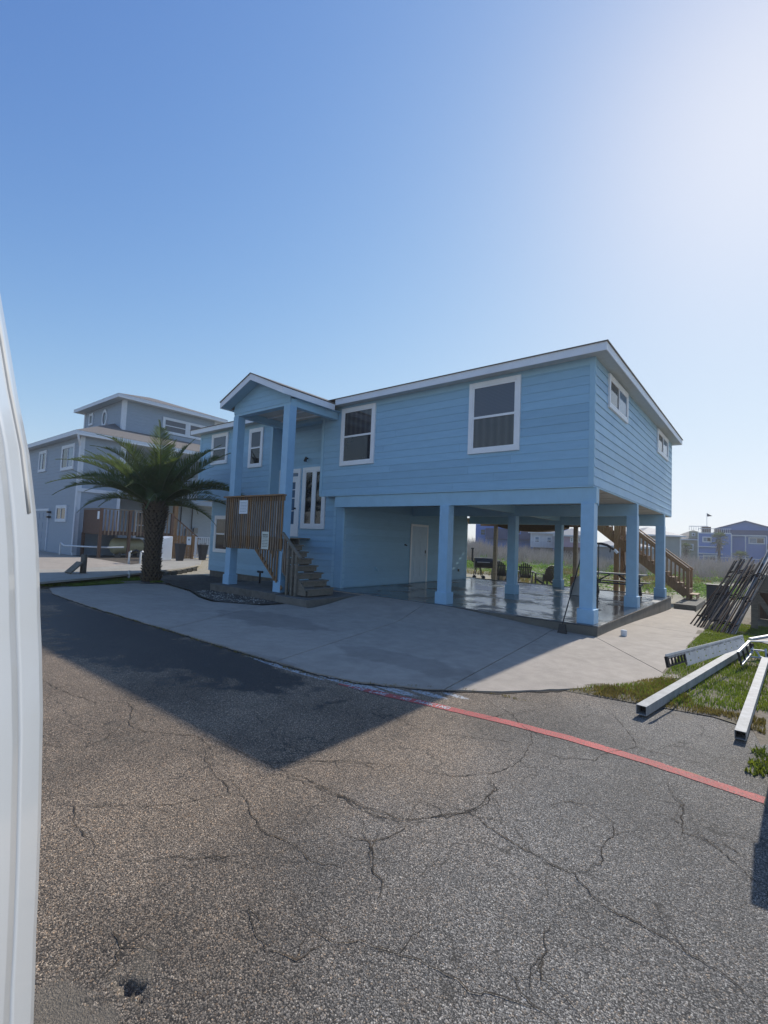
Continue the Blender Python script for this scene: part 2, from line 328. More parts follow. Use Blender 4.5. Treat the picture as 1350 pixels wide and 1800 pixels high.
def redm():
    N, L, b = nodes(m_red); tc = N.new('ShaderNodeTexCoord'); V = tc.outputs['Object']
    w = maprange(N, L, noise_n(N, L, V, 45, 5, .7), .46, .62, 0, .75)
    p = maprange(N, L, noise_n(N, L, V, 1.6, 5, .6), .35, .65, .8, 1.15)
    cp = N.new('ShaderNodeCombineColor'); [L.new(p, cp.inputs[i]) for i in range(3)]
    c = mix(N, L, 1.0, (.52, .085, .075), cp.outputs[0], 'MULTIPLY')
    col = mix(N, L, w, c, (.36, .15, .12))
    holes = maprange(N, L, noise_n(N, L, V, 90, 3, .6), .54, .64, 0, .85)
    col = mix(N, L, holes, col, (.06, .055, .05))
    L.new(col, b.inputs['Base Color']); b.inputs['Roughness'].default_value = .7
    vo = N.new('ShaderNodeTexVoronoi'); vo.inputs['Scale'].default_value = 95; L.new(V, vo.inputs['Vector'])
    bp = N.new('ShaderNodeBump'); bp.inputs['Strength'].default_value = .7; bp.inputs['Distance'].default_value = .006
    L.new(math_n(N, L, 'SUBTRACT', 1, vo.outputs['Distance']), bp.inputs['Height']); L.new(bp.outputs[0], b.inputs['Normal'])
redm()
m_wpaint = mat('worn_white_paint', (.52, .50, .50), .7, var=.25, nscale=40, bump=.4, bscale=90, dirt=(.22, .15, .14), dirt_amt=.8, dscale=22)
m_yel = mat('old_yellow_paint', (.36, .24, .08), .8, var=.3, nscale=30, dirt=(.12, .1, .08), dirt_amt=.9, dscale=18)
m_crack = mat('crack_dirt', (0.045, 0.036, 0.026), 1, var=.5, nscale=20, dirt=(.10, .065, .035), dirt_amt=.9, dscale=7)

# ------------------------------------------------------------------ mesh helpers
WL = {}            # world location of each parent, so that children can be written in world coordinates
class MB:
    def __init__(s): s.v = []; s.f = []
    def add(s, vs, fs):
        n = len(s.v); s.v += [tuple(v) for v in vs]; s.f += [tuple(i+n for i in f) for f in fs]; return s
    def box(s, x0, x1, y0, y1, z0, z1):
        return s.add([(x0,y0,z0),(x1,y0,z0),(x1,y1,z0),(x0,y1,z0),(x0,y0,z1),(x1,y0,z1),(x1,y1,z1),(x0,y1,z1)],
                     [(0,3,2,1),(4,5,6,7),(0,1,5,4),(1,2,6,5),(2,3,7,6),(3,0,4,7)])
    def bar(s, a, b, w, h, up=(0, 0, 1)):
        # rectangular bar from a to b, w sideways, h along up
        a = Vector(a); b = Vector(b); d = (b-a).normalized(); up = Vector(up)
        if abs(d.dot(up)) > .98: up = Vector((0, 1, 0))
        sd_ = d.cross(up).normalized(); u2 = sd_.cross(d).normalized()
        vs = []
        for p in (a, b):
            for i, j in ((-1,-1),(1,-1),(1,1),(-1,1)): vs.append(p + sd_*(i*w/2) + u2*(j*h/2))
        return s.add(vs, [(0,1,2,3),(7,6,5,4),(0,4,5,1),(1,5,6,2),(2,6,7,3),(3,7,4,0)])
    def tube(s, pts, r, n=8, caps=True):
        pts = [Vector(p) for p in pts]; rs = r if isinstance(r, (list, tuple)) else [r]*len(pts)
        vs = []; fs = []; prev = None
        for i, p in enumerate(pts):
            d = (pts[min(i+1, len(pts)-1)] - pts[max(i-1, 0)]).normalized()
            if prev is None:
                ref = Vector((0, 0, 1)) if abs(d.z) < .9 else Vector((1, 0, 0)); a = d.cross(ref).normalized()
            else:
                a = (prev - d*prev.dot(d)).normalized()
            prev = a; b = d.cross(a)
            for k in range(n):
                t = 2*math.pi*k/n; vs.append(p + a*math.cos(t)*rs[i] + b*math.sin(t)*rs[i])
        for i in range(len(pts)-1):
            for k in range(n):
                k2 = (k+1) % n; fs.append((i*n+k, i*n+k2, (i+1)*n+k2, (i+1)*n+k))
        if caps: fs.append(tuple(range(n-1, -1, -1))); fs.append(tuple((len(pts)-1)*n+k for k in range(n)))
        return s.add(vs, fs)
    def prism(s, poly, z0, z1):
        n = len(poly)
        vs = [(x, y, z0) for x, y in poly] + [(x, y, z1) for x, y in poly]
        return s.add(vs, [tuple(range(n-1, -1, -1)), tuple(range(n, 2*n))] + [(i, (i+1) % n, n+(i+1) % n, n+i) for i in range(n)])
    def sweep(s, prof, a, b, ux, uz):
        # profile points (p,q) -> a + ux*p + uz*q, extruded to b
        a = Vector(a); b = Vector(b); ux = Vector(ux); uz = Vector(uz); n = len(prof)
        vs = [a + ux*p + uz*q for p, q in prof] + [b + ux*p + uz*q for p, q in prof]
        return s.add(vs, [tuple(range(n-1, -1, -1)), tuple(range(n, 2*n))] + [(i, (i+1) % n, n+(i+1) % n, n+i) for i in range(n)])
    def lathe(s, prof, c, n=16):
        c = Vector(c); vs = []; fs = []
        for r_, z in prof:
            for k in range(n):
                t = 2*math.pi*k/n; vs.append((c.x + r_*math.cos(t), c.y + r_*math.sin(t), c.z + z))
        for i in range(len(prof)-1):
            for k in range(n):
                k2 = (k+1) % n; fs.append((i*n+k, i*n+k2, (i+1)*n+k2, (i+1)*n+k))
        fs.append(tuple(range(n-1, -1, -1))); fs.append(tuple((len(prof)-1)*n+k for k in range(n)))
        return s.add(vs, fs)
    def build(s, name, m, parent=None, label=None, cat=None, group=None, kind=None, smooth=False, bevel=0, loc=None, fix=True):
        off = WL.get(parent.name, Vector()) if parent else Vector()
        me = bpy.data.meshes.new(name)
        me.from_pydata([Vector(v) - off for v in s.v], [], s.f)
        if fix:
            bm = bmesh.new(); bm.from_mesh(me); bmesh.ops.recalc_face_normals(bm, faces=bm.faces); bm.to_mesh(me); bm.free()
        ms = m if isinstance(m, list) else [m]
        for q in ms: me.materials.append(q)
        if smooth:
            for p in me.polygons: p.use_smooth = True
        o = bpy.data.objects.new(name, me); C.objects.link(o)
        if parent: o.parent = parent
        WL[o.name] = off.copy()
        if bevel:
            bv = o.modifiers.new('edge', 'BEVEL'); bv.width = bevel; bv.segments = 2; bv.limit_method = 'ANGLE'
        tag(o, label, cat, group, kind)
        return o
def tag(o, label=None, cat=None, group=None, kind=None):
    for k, v in (('label', label), ('category', cat), ('group', group), ('kind', kind)):
        if v: o[k] = v
    return o
def thing(name, label, cat, loc, group=None, kind=None):
    o = bpy.data.objects.new(name, None); C.objects.link(o); o.location = loc; o.empty_display_size = .2
    WL[o.name] = Vector(loc); return tag(o, label, cat, group, kind)
def copy_tree(o, parent=None):
    c = o.copy(); C.objects.link(c)
    if parent: c.parent = parent
    for ch in list(o.children): copy_tree(ch, c)
    return c
def bx(name, m, parent, x0, x1, y0, y1, z0, z1, **k):
    return MB().box(x0, x1, y0, y1, z0, z1).build(name, m, parent, **k)

# ------------------------------------------------------------------ terrain heights
def sm(a, b, x):
    t = min(1, max(0, (x-a)/(b-a))); return t*t*(3-2*t)
def G(x, y):
    z = -0.22 - 0.22*sm(0, 10, y)*sm(-12, -6, x)
    z += 0.20*sm(-17, -26, x)
    return z
def Gfield(x, y):
    z = G(x, y)
    k = sm(11, 16, y)
    if k > 0: z += k*(.10*noise.noise(Vector((x*.25, y*.25, 0))) + .18*noise.noise(Vector((x*.07, y*.07, 3)))) + .35*sm(20, 60, y)
    return z
def D(x, y):           # driveway surface
    z = G(x, y) + .008
    ramp_ = sm(-2.4, -.4, y)*(1 - sm(-3.6, .1, x))*sm(-8.2, -7.4, x)
    return z + (-.008 - z)*ramp_

def sheet(name, x0, x1, y0, y1, n, hf, m, **k):
    nx, ny = n
    mb = MB(); vs = []
    for j in range(ny+1):
        for i in range(nx+1):
            x = x0 + (x1-x0)*i/nx; y = y0 + (y1-y0)*j/ny; vs.append((x, y, hf(x, y)))
    fs = [(j*(nx+1)+i, j*(nx+1)+i+1, (j+1)*(nx+1)+i+1, (j+1)*(nx+1)+i) for j in range(ny) for i in range(nx)]
    mb.add(vs, fs); return mb.build(name, m, fix=False, smooth=True, kind='structure', **k)

# ground: graded grid
xs = [-1200, -700, -400, -220, -130, -90, -70, -55] + [-45 + 1.5*i for i in range(54)] + [40, 60, 90, 130, 220, 400, 700, 1200]
ys = [-1200, -600, -300, -150, -80, -50, -35] + [-25 + 1.5*i for i in range(64)] + [76, 85, 100, 130, 200, 350, 700, 1500]
vs = [(x, y, Gfield(x, y) - .03 - (0 if y > -4 or x < -16 else .14)) for y in ys for x in xs]
nx = len(xs)
fs = [(j*nx+i, j*nx+i+1, (j+1)*nx+i+1, (j+1)*nx+i) for j in range(len(ys)-1) for i in range(nx-1)]
MB().add(vs, fs).build('ground', m_ground, kind='structure', smooth=True, fix=False)

# asphalt with a real pothole
def road_h(x, y):
    z = G(x, y) - .012
    z += .006*noise.noise(Vector((x*.8, y*.8, 0)))
    for (px_, py_, r_, d_) in ((1.02, -9.69, .030, .05), (1.055, -9.665, .020, .035), (1.11, -9.68, .016, .02), (.98, -9.71, .016, .02)):
        q = math.hypot(x-px_, (y-py_)*1.0)*(1 + .5*noise.noise(Vector((x*22, y*22, 5))))
        z -= .8*d_*(1 - sm(r_*.4, r_*1.25, q))
    z -= .012*(1-sm(.1, .5, math.hypot(x-1.1, (y+9.9)*1.3)))
    return z
mb = MB()
def patchgrid(x0, x1, y0, y1, s):
    nx_ = max(1, round((x1-x0)/s)); ny_ = max(1, round((y1-y0)/s)); vs = []
    for j in range(ny_+1):
        for i in range(nx_+1):
            x = x0+(x1-x0)*i/nx_; y = y0+(y1-y0)*j/ny_; vs.append((x, y, road_h(x, y)))
    mb.add(vs, [(j*(nx_+1)+i, j*(nx_+1)+i+1, (j+1)*(nx_+1)+i+1, (j+1)*(nx_+1)+i) for j in range(ny_) for i in range(nx_)])
# fine near the pothole, coarse elsewhere
patchgrid(.6, 1.8, -10.3, -9.3, .0125)
patchgrid(-60, -12, -40, -3.8, 1.0)
patchgrid(-12, .6, -40, -14.3, .5); patchgrid(-12, .6, -14.3, -10.3, .2); patchgrid(-12, .6, -10.3, -9.3, .2); patchgrid(-12, .6, -9.3, -3.7, .2)
patchgrid(.6, 1.8, -14.3, -10.3, .2); patchgrid(.6, 1.8, -9.3, -3.7, .2); patchgrid(.6, 1.8, -40, -14.3, .5)
patchgrid(1.8, 3.2, -14.3, -3.7, .2); patchgrid(1.8, 3.2, -40, -14.3, .5)
patchgrid(3.2, 60, -40, -7.0, 1.0)
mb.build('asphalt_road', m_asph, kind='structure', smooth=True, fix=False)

# sandy verge to the right of the driveway (under grass)
def verge_h(x, y): return G(x, y) - .009 + sm(-4.45, -3.9, y)*(.018 + .02*noise.noise(Vector((x*1.3, y*1.3, 2))))
def poly_sheet(name, poly, hf, m, step=.25, skirt=0, parent=None, label=None, kind=None, gap=0):
    """surface over a polygon cut into grid cells, with an optional skirt"""
    bm = bmesh.new()
    f = bm.faces.new([bm.verts.new((x, y, 0)) for x, y in poly])
    if f.normal.z < 0: f.normal_flip()
    bm.faces.ensure_lookup_table()
    x0 = min(p[0] for p in poly); x1 = max(p[0] for p in poly); y0 = min(p[1] for p in poly); y1 = max(p[1] for p in poly)
    x = x0+step
    while x < x1:
        bmesh.ops.bisect_plane(bm, geom=bm.verts[:]+bm.edges[:]+bm.faces[:], plane_co=(x, 0, 0), plane_no=(1, 0, 0)); x += step
    y = y0+step
    while y < y1:
        bmesh.ops.bisect_plane(bm, geom=bm.verts[:]+bm.edges[:]+bm.faces[:], plane_co=(0, y, 0), plane_no=(0, 1, 0)); y += step
    bmesh.ops.recalc_face_normals(bm, faces=bm.faces)
    for f_ in bm.faces:
        if f_.normal.z < 0: f_.normal_flip()
    for v in bm.verts: v.co.z = hf(v.co.x, v.co.y)
    if skirt:
        e = [e_ for e_ in bm.edges if e_.is_boundary]
        r = bmesh.ops.extrude_edge_only(bm, edges=e)
        for g in r['geom']:
            if isinstance(g, bmesh.types.BMVert): g.co.z -= skirt
    off = WL.get(parent.name, Vector()) if parent else Vector()
    for v in bm.verts: v.co -= off
    me = bpy.data.meshes.new(name); bm.to_mesh(me); bm.free(); me.materials.append(m)
    o = bpy.data.objects.new(name, me); C.objects.link(o)
    if parent: o.parent = parent
    WL[o.name] = off.copy()
    return tag(o, label, None, None, kind)
verge_poly = [(1.0,-4.42),(1.35,-4.36),(1.71,-4.30),(2.1,-4.22),(2.5,-4.15),(2.85,-4.3),(3.0,-5.3),(2.95,-6.1),(3.3,-6.9),(9,-6.9),(9,12),(1.4,12),(1.6,4),(1.75,1),(1.75,-2.9),(1.0,-4.2)]
poly_sheet('grass_verge', verge_poly, verge_h, m_soil2, .3, kind='structure')

# ------------------------------------------------------------------ concrete driveway in slabs
drive = thing('concrete_driveway', None, None, (0, -3, 0), kind='structure')
DP = [(-13.2,-5.9),(-13.46,-3.44),(-12.9,-2.7),(-10.6,-3.05),(-9.2,-3.55),(-8.3,-3.70),(-7.0,-3.05),(-6.9,-2.4),(-6.0,-2.4),(-6.0,.22),(-7.6,.22),(-7.6,-.27),(.24,-.27),(.24,9.1),(.95,9.1),(1.79,3.79),(1.89,.92),(1.98,-2.6),(1.62,-3.5),(1.0,-4.36),(.45,-5.1),(-.2,-5.66),(-1.0,-6.08),(-1.6,-6.2),(-2.57,-6.24),(-5.58,-6.26),(-9,-6.3),(-11.88,-6.2)]
_d = []
for i in range(len(DP)):
    a, b = DP[i], DP[(i+1) % len(DP)]; l = math.hypot(b[0]-a[0], b[1]-a[1]); _d.append(a)
    if i >= 17 or i < 5:
        n_ = int(l/.12)
        for k in range(1, n_): 
            x = a[0]+(b[0]-a[0])*k/n_; y = a[1]+(b[1]-a[1])*k/n_; _d.append((x+.03*noise.noise(Vector((x*5, y*5, 1))), y+.035*noise.noise(Vector((x*6, y*6, 7)))))
DP = _d
def clip(poly, px_, py_, nx_, ny_, sgn, gap=.009):
    out = []
    L_ = math.hypot(nx_, ny_); nx_ /= L_; ny_ /= L_
    def d(p): return sgn*((p[0]-px_)*nx_+(p[1]-py_)*ny_) - gap
    for i in range(len(poly)):
        a = poly[i]; b = poly[(i+1) % len(poly)]; da, db = d(a), d(b)
        if da >= 0: out.append(a)
        if (da >= 0) != (db >= 0):
            t = da/(da-db); out.append((a[0]+(b[0]-a[0])*t, a[1]+(b[1]-a[1])*t))
    return out
joints = [((-5.56,-6.24),(-6.78,-3.59)), ((-2.53,-5.9),(-3.4,-2.12)), ((-.1,-5.38),(-.71,.58)), ((.16,-.19),(1.9,-2.67)), ((.36,2.5),(1.76,2.32))]
# piece 1..: cut along x-ish joints in order
rest = DP; pieces = []
for k, (a, b) in enumerate(joints[:3]):
    nx_, ny_ = (b[1]-a[1]), -(b[0]-a[0])
    if nx_ < 0: nx_, ny_ = -nx_, -ny_
    pieces.append(clip(rest, a[0], a[1], nx_, ny_, -1)); rest = clip(rest, a[0], a[1], nx_, ny_, 1)
# rest: right-hand piece; cut by the diagonal joint and the far joint
a, b = joints[3]; nx_, ny_ = -(b[1]-a[1]), (b[0]-a[0])
p4 = clip(rest, a[0], a[1], nx_, ny_, -1); p5 = clip(rest, a[0], a[1], nx_, ny_, 1)
a, b = joints[4]; nx_, ny_ = -(b[1]-a[1]), (b[0]-a[0])
pieces += [p4, clip(p5, a[0], a[1], nx_, ny_, -1), clip(p5, a[0], a[1], nx_, ny_, 1)]
for p in pieces:
    poly_sheet('slab', p, D, m_conc, .4, .09, drive)

# carport slab
cslab = thing('carport_floor', None, None, (-3.6, 4.5, 0), kind='structure')
bx('wet_floor', m_slab, cslab, -7.62, .27, -.26, 9.02, -.03, 0, bevel=.006)
mb = MB(); 
mb.box(-7.60, .262, -.252, 9.0, -.60, -.031); mb.build('footing', m_block, cslab)
mb = MB(); mb.box(-7.5, .2, 9.025, 9.12, -.45, .02); mb.build('kerb_board', m_blackm, cslab)

# ------------------------------------------------------------------ the raised blue house
house = thing('raised_beach_house', 'light blue stilted beach house with white framed windows and open carport', 'house', (-7.5, 4, 0))
EXP = .202
def siding(parent, axis, pos, out, a0, a1, z0, z1, m, cuts=(), split=0, name='siding_board', joined=False, exp=EXP, thick=.015):
    """lap boards on a wall; axis 'x': wall runs along x at y=pos; out = +-1 outward direction on the other axis"""
    n = round((z1-z0)/exp); ex = (z1-z0)/n; acc = MB()
    for i in range(n):
        za = z0+i*ex; zb = za+ex
        segs = [(a0, a1)]
        for (c0, c1, cz0, cz1) in cuts:
            if za+ex*.5 > cz0 and za+ex*.5 < cz1:
                ns = []
                for (s0, s1) in segs:
                    if c0 > s0 and c0 < s1: ns.append((s0, c0))
                    if c1 < s1 and c1 > s0: ns.append((c1, s1))
                    if c1 <= s0 or c0 >= s1: ns.append((s0, s1))
                segs = ns
        if split:
            ns = []
            for (s0, s1) in segs:
                j = s0 + split*(.35 + .5*((i*.618) % 1)); p = s0
                while j < s1-.6: ns.append((p, j-.0012)); p = j+.0012; j += split
                ns.append((p, s1))
            segs = ns
        for (s0, s1) in segs:
            prof = [(0, za), (out*thick*1.15, za), (out*thick*.45, zb+.008), (0, zb+.008)]
            mb = acc if joined else MB()
            if axis == 'x': mb.sweep([(q, z) for q, z in prof], (s0, pos, 0), (s1, pos, 0), (0, 1, 0), (0, 0, 1))
            else: mb.sweep([(q, z) for q, z in prof], (pos, s0, 0), (pos, s1, 0), (1, 0, 0), (0, 0, 1))
            if not joined: mb.build(name, m, parent)
    if joined: acc.build('siding', m, parent, kind='stuff')
ZB, ZT, FZ = 2.914, 5.745, 5.70
XL, XR, YB = -15.74, .079, 10.13
YF = -.079; YL = .35
# core walls (behind the boards)
mb = MB()
mb.box(-8.29, XR-.002, YF+.001, YF+.12, ZB, ZT-.03); mb.box(XL+.002, -10.88, YF+.001, YF+.12, ZB, ZT-.03)
mb.box(XR-.12, XR-.001, YF+.12, YB-.12, ZB, ZT-.03); mb.box(XL+.001, XL+.12, YF+.12, YB-.12, ZB, ZT-.03)
mb.box(XL+.001, XR-.001, YB-.12, YB, ZB, ZT-.03)
mb.build('upper_wall', m_sid, house)
mb = MB()
mb.box(-15.24, -7.62, YL+.001, YL+.12, 0.02, ZB+2.55); mb.box(-7.68, -7.561, YL+.12, 8.28, 0.0, 2.88); mb.box(-15.24, -15.12, YL+.12, 8.2, .02, ZB); mb.box(-15.12, -7.68, 8.16, 8.28, .02, 2.88)
mb.build('lower_wall', m_sid, house)
mb = MB(); mb.box(-15.2, -7.7, YL+.02, 8.2, -.6, .018); mb.build('foundation', m_found, house)
# boards
siding(house, 'x', YF, -1, -8.29, XR-.0, ZB, ZT-.03, m_sid, split=3.66)
siding(house, 'x', YF, -1, XL, -10.88, ZB, ZT-.03, m_sid)
siding(house, 'y', XR, 1, YF+.0, YB, ZB, ZT-.03, m_sidR, split=3.66, thick=.028)
siding(house, 'x', YL, -1, -15.24, -7.9, .04, ZB-.06, m_sid, thick=.027, cuts=[(-10.95, -9.72, 1.57, 9), (-9.63, -8.42, 1.85, 9)])
siding(house, 'x', YL, -1, -10.86, -8.31, ZB-.06, ZB+2.56, m_sid, cuts=[(-10.95, -9.72, 0, 3.95), (-9.63, -8.42, 0, 3.95)])
siding(house, 'y', -7.561, 1, YL+.0, 8.28, .04, 2.54, m_sid, thick=.027, cuts=[(3.93, 5.13, 0, 2.24)])
# returns of the recess
bx('recess_return', m_sid, house, -10.88, -10.862, YF+.0, YL-.02, ZB, ZT-.05); bx('recess_return', m_sid, house, -8.308, -8.29, YF+.0, YL-.02, ZB, ZT-.05)
bx('recess_beam', m_beam, house, -10.86, -8.31, YF+.02, YL-.02, 5.42, 5.70)
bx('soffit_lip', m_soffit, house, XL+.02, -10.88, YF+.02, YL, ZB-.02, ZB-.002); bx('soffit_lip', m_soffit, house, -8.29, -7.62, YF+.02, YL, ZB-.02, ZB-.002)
# corner and edge trims
def trim(x0, x1, y0, y1, z0, z1, m=None, name='corner_trim'): return bx(name, m or m_beam, house, x0, x1, y0, y1, z0, z1, bevel=.003)
trim(XR-.09, XR+.024, YF-.026, YF-.0, ZB, ZT-.035); trim(XR+.0, XR+.024, YF+.0005, YF+.09, ZB, ZT-.035)
trim(XR+.001, XR+.026, YB-.09, YB+.02, ZB, ZT-.035)
trim(XL-.024, XL+.09, YF-.026, YF-.0, ZB, ZT-.035)
trim(-15.264, -15.15, YL-.026, YL, .03, ZB-.03)
trim(-10.97, -10.86, YF-.026, YF-.0, ZB, ZT-.035); trim(-8.31, -8.20, YF-.026, YF-.0, ZB, ZT-.035)
trim(-8.02, -7.90, YL-.028, YL, -.02, ZB-.03); trim(-7.60, -7.534, YL-.03, YL+.09, .0, 2.53)
trim(-7.9, -7.60, YL-.02, YL+.0, -.02, 2.88, m_sid, 'corner_board')
trim(-7.585, -7.53, 8.20, 8.30, .0, 2.53)
trim(XL, -10.88, YF-.02, YF-.0, ZB-.035, ZB-.002, name='drip_board'); trim(-8.29, XR+.018, YF-.02, YF-.0, ZB-.035, ZB-.002, name='drip_board')
trim(XR+.0, XR+.02, YF+.0, YB, ZB-.035, ZB-.002, name='drip_board')
# frieze right under the soffit
trim(-8.2, XR-.09, YF-.022, YF-.0, ZT-.20, ZT-.035, name='frieze_board'); trim(XL+.09, -10.97, YF-.022, YF, ZT-.20, ZT-.035, name='frieze_board')
# carport beams and ceiling
bx('front_beam', m_beam, house, -7.62, .15, -.055, .12, 2.535, 2.878, bevel=.004)
bx('carport_beam', m_beam, house, -7.56, .12, 4.08, 4.26, 2.53, 2.872); bx('carport_beam', m_beam, house, -7.56, .12, 8.47, 8.65, 2.47, 2.872)
bx('side_beam', m_beam, house, -3.66, -3.48, .12, 4.08, 2.62, 2.872); bx('side_beam', m_beam, house, -3.66, -3.48, 4.26, 8.47, 2.62, 2.872)
mb = MB(); mb.box(-7.56, XR-.01, YF+.0, YB, 2.880, 2.905); mb.build('carport_ceiling', m_ceil, house)
for k in range(1, 8):
    bx('ceiling_batten', m_ceil, house, -7.55, XR-.03, k*1.22-.02, k*1.22+.02, 2.868, 2.879)
# roof edge: soffit, fascia, roof
OH = .323; X0, X1, Y0, Y1 = XL-OH, XR+OH, YF-OH, YB+OH
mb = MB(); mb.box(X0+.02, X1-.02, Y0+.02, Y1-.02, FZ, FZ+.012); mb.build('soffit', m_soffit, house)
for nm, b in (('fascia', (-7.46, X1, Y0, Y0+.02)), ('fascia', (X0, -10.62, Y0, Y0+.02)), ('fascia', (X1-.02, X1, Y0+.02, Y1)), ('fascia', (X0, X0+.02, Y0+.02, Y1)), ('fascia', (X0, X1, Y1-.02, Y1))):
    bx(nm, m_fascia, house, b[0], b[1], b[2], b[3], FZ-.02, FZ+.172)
rz = FZ+.175; rh = 1.25; e = .03
mb = MB(); vs = [(X0-e, Y0-e, rz), (X1+e, Y0-e, rz), (X1+e, Y1+e, rz), (X0-e, Y1+e, rz), (X0+5.4, (Y0+Y1)/2, rz+rh), (X1-5.4, (Y0+Y1)/2, rz+rh)]
vs += [(x, y, rz-.018) for x, y, z in vs[:4]]
mb.add(vs, [(0,1,5,4), (1,2,5), (2,3,4,5), (3,0,4), (0,6,7,1), (1,7,8,2), (2,8,9,3), (3,9,6,0), (6,9,8,7)])
mb.build('roof', m_roof, house)
bx('vent_pipe', m_nwhite, house, .02, .1, .3, .38, 6.0, 6.06)

# posts
def post(x, y, z1, plinth=.172, w=.135, z0=.001, m=m_col, parent=house, cap=True):
    mb = MB(); mb.box(x-w, x+w, y-w, y+w, z0+.0, z1); o = mb.build('column', m, parent, bevel=.006)
    for (a, b, c, d) in ((x-plinth, x+plinth, y-plinth, y-w-.0005), (x-plinth, x+plinth, y+w+.0005, y+plinth), (x-plinth, x-w-.0005, y-w, y+w), (x+w+.0005, x+plinth, y-w, y+w)):
        pass
    mb = MB(); mb.box(x-plinth, x+plinth, y-plinth, y+plinth, z0, z0+.30)
    p = .004
    mb2 = mb.build('plinth', m, o, bevel=.006)
    return o
P = [(0, 0), (-3.545, 0), (0, 4.17), (0, 8.56), (-3.545, 4.17), (-3.545, 8.56)]
for (x, y) in P: post(x-.01, y+.01, 2.534 if y != 8.56 else 2.469)
bx('post_strip', m_beam, house, .102, .150, .125, .155, 2.5, 2.88)

# windows -------------------------------------------------------
def window(parent, axis, pos, out, a0, a1, z0, z1, cw=.095, style='hung', gm=None, blind=False, wm=None, proud=.05, sill=True, name='window'):
    """casing frame (part) with sashes and panes as sub-parts, standing on the wall face at pos"""
    wm = wm or m_white; gm = gm or (m_glass, m_glass2)
    def T(a, d, z): return (a, pos+out*d, z) if axis == 'x' else (pos+out*d, a, z)
    def bxx(mb, aa, ab, d0, d1, za, zb):
        p, q = T(aa, d0, za), T(ab, d1, zb)
        mb.box(min(p[0], q[0]), max(p[0], q[0]), min(p[1], q[1]), max(p[1], q[1]), za, zb)
    mb = MB(); d0, d1 = -.03, proud
    bxx(mb, a0, a0+cw, d0, d1, z0, z1); bxx(mb, a1-cw, a1, d0, d1, z0, z1)
    bxx(mb, a0+cw, a1-cw, d0, d1, z0, z0+cw); bxx(mb, a0+cw, a1-cw, d0, d1, z1-cw, z1)
    w = mb.build(name, wm, parent, bevel=.004)
    i0, i1, k0, k1 = a0+cw, a1-cw, z0+cw, z1-cw; s = min(.045, (i1-i0)*.14); dd = proud-.012
    mb = MB()
    bxx(mb, i0, i0+s, .005, dd, k0, k1); bxx(mb, i1-s, i1, .005, dd, k0, k1); bxx(mb, i0+s, i1-s, .005, dd, k0, k0+s); bxx(mb, i0+s, i1-s, .005, dd, k1-s, k1)
    mid = (k0+k1)/2; am = (i0+i1)/2
    if style == 'hung': bxx(mb, i0+s, i1-s, .005, dd+.006, mid-.028, mid+.028)
    if style == 'slide': bxx(mb, am-.025, am+.025, .005, dd+.004, k0+s, k1-s)
    mb.build('sash', wm, w)
    def pane(p0, p1, q0, q1, g, dep=.022):
        mb = MB(); bxx(mb, p0, p1, dep-.006, dep, q0, q1); mb.build('pane', g, w)
    if style == 'hung':
        pane(i0+s, i1-s, mid+.028, k1-s, gm[0], .026); pane(i0+s, i1-s, k0+s, mid-.028, gm[1], .020)
    elif style == 'slide':
        pane(i0+s, am-.025, k0+s, k1-s, gm[0], .020); pane(am+.025, i1-s, k0+s, k1-s, gm[1], .026)
    else: pane(i0+s, i1-s, k0+s, k1-s, gm[0])
    return w
yf = YF-.012
def curtain_glass(name, stops, horiz=True, scale=1.0, rough=.02):
    m = mk(name); N, L, b = nodes(m); tc = N.new('ShaderNodeTexCoord'); mp = N.new('ShaderNodeMapping'); L.new(tc.outputs['Object'], mp.inputs[0])
    w = N.new('ShaderNodeTexWave'); w.wave_type = 'BANDS'; w.bands_direction = 'Z' if horiz else 'X'; w.inputs['Scale'].default_value = scale; w.inputs['Distortion'].default_value = .6 if not horiz else 0
    L.new(mp.outputs[0], w.inputs['Vector']); r = ramp(N, stops); L.new(w.outputs['Fac'], r.inputs[0]); L.new(r.outputs[0], b.inputs['Base Color'])
    b.inputs['Roughness'].default_value = rough; b.inputs['Specular IOR Level'].default_value = .6; b.inputs['IOR'].default_value = 1.5
    return m
m_gblind = curtain_glass('glass_over_blind', [(0, (.065, .075, .10)), (.6, (.085, .095, .125)), (1, (.095, .105, .14))], True, 9)
m_gcurt = curtain_glass('glass_over_curtain', [(0, (.045, .045, .05)), (.7, (.062, .061, .062)), (1, (.075, .075, .077))], False, 1.6)
window(house, 'x', yf, -1, -2.92, -1.56, 3.81, 5.61, .10, 'hung', (m_gblind, m_gcurt))
window(house, 'x', yf, -1, -7.42, -6.04, 3.81, 5.61, .10, 'hung', (m_gcurt, m_glass2))
window(house, 'x', yf, -1, -14.83, -13.67, 4.35, 5.60, .10, 'hung', (m_gblind, m_glass2))
window(house, 'x', yf, -1, -12.25, -11.41, 4.06, 5.53, .10, 'hung', (m_glass, m_glass2))
window(house, 'x', YL-.012, -1, -14.95, -13.5, .80, 2.30, .10, 'hung', (m_glass2, m_glass2))
window(house, 'y', XR+.020, 1, .93, 2.78, 4.85, 5.64, .09, 'slide', (m_gcurt, m_glassl))
window(house, 'y', XR+.020, 1, 7.03, 9.10, 4.85, 5.64, .09, 'slide', (m_gcurt, m_glassl))
# twin tall side lights by the entry
w = window(house, 'x', YL-.012, -1, -9.60, -8.44, 1.85, 3.96, .13, 'none', (m_glass2, m_glass2), proud=.05, name='side_light')
bx('mullion', m_white, w, -9.10, -8.90, YL-.060, YL-.03, 1.98, 3.83)
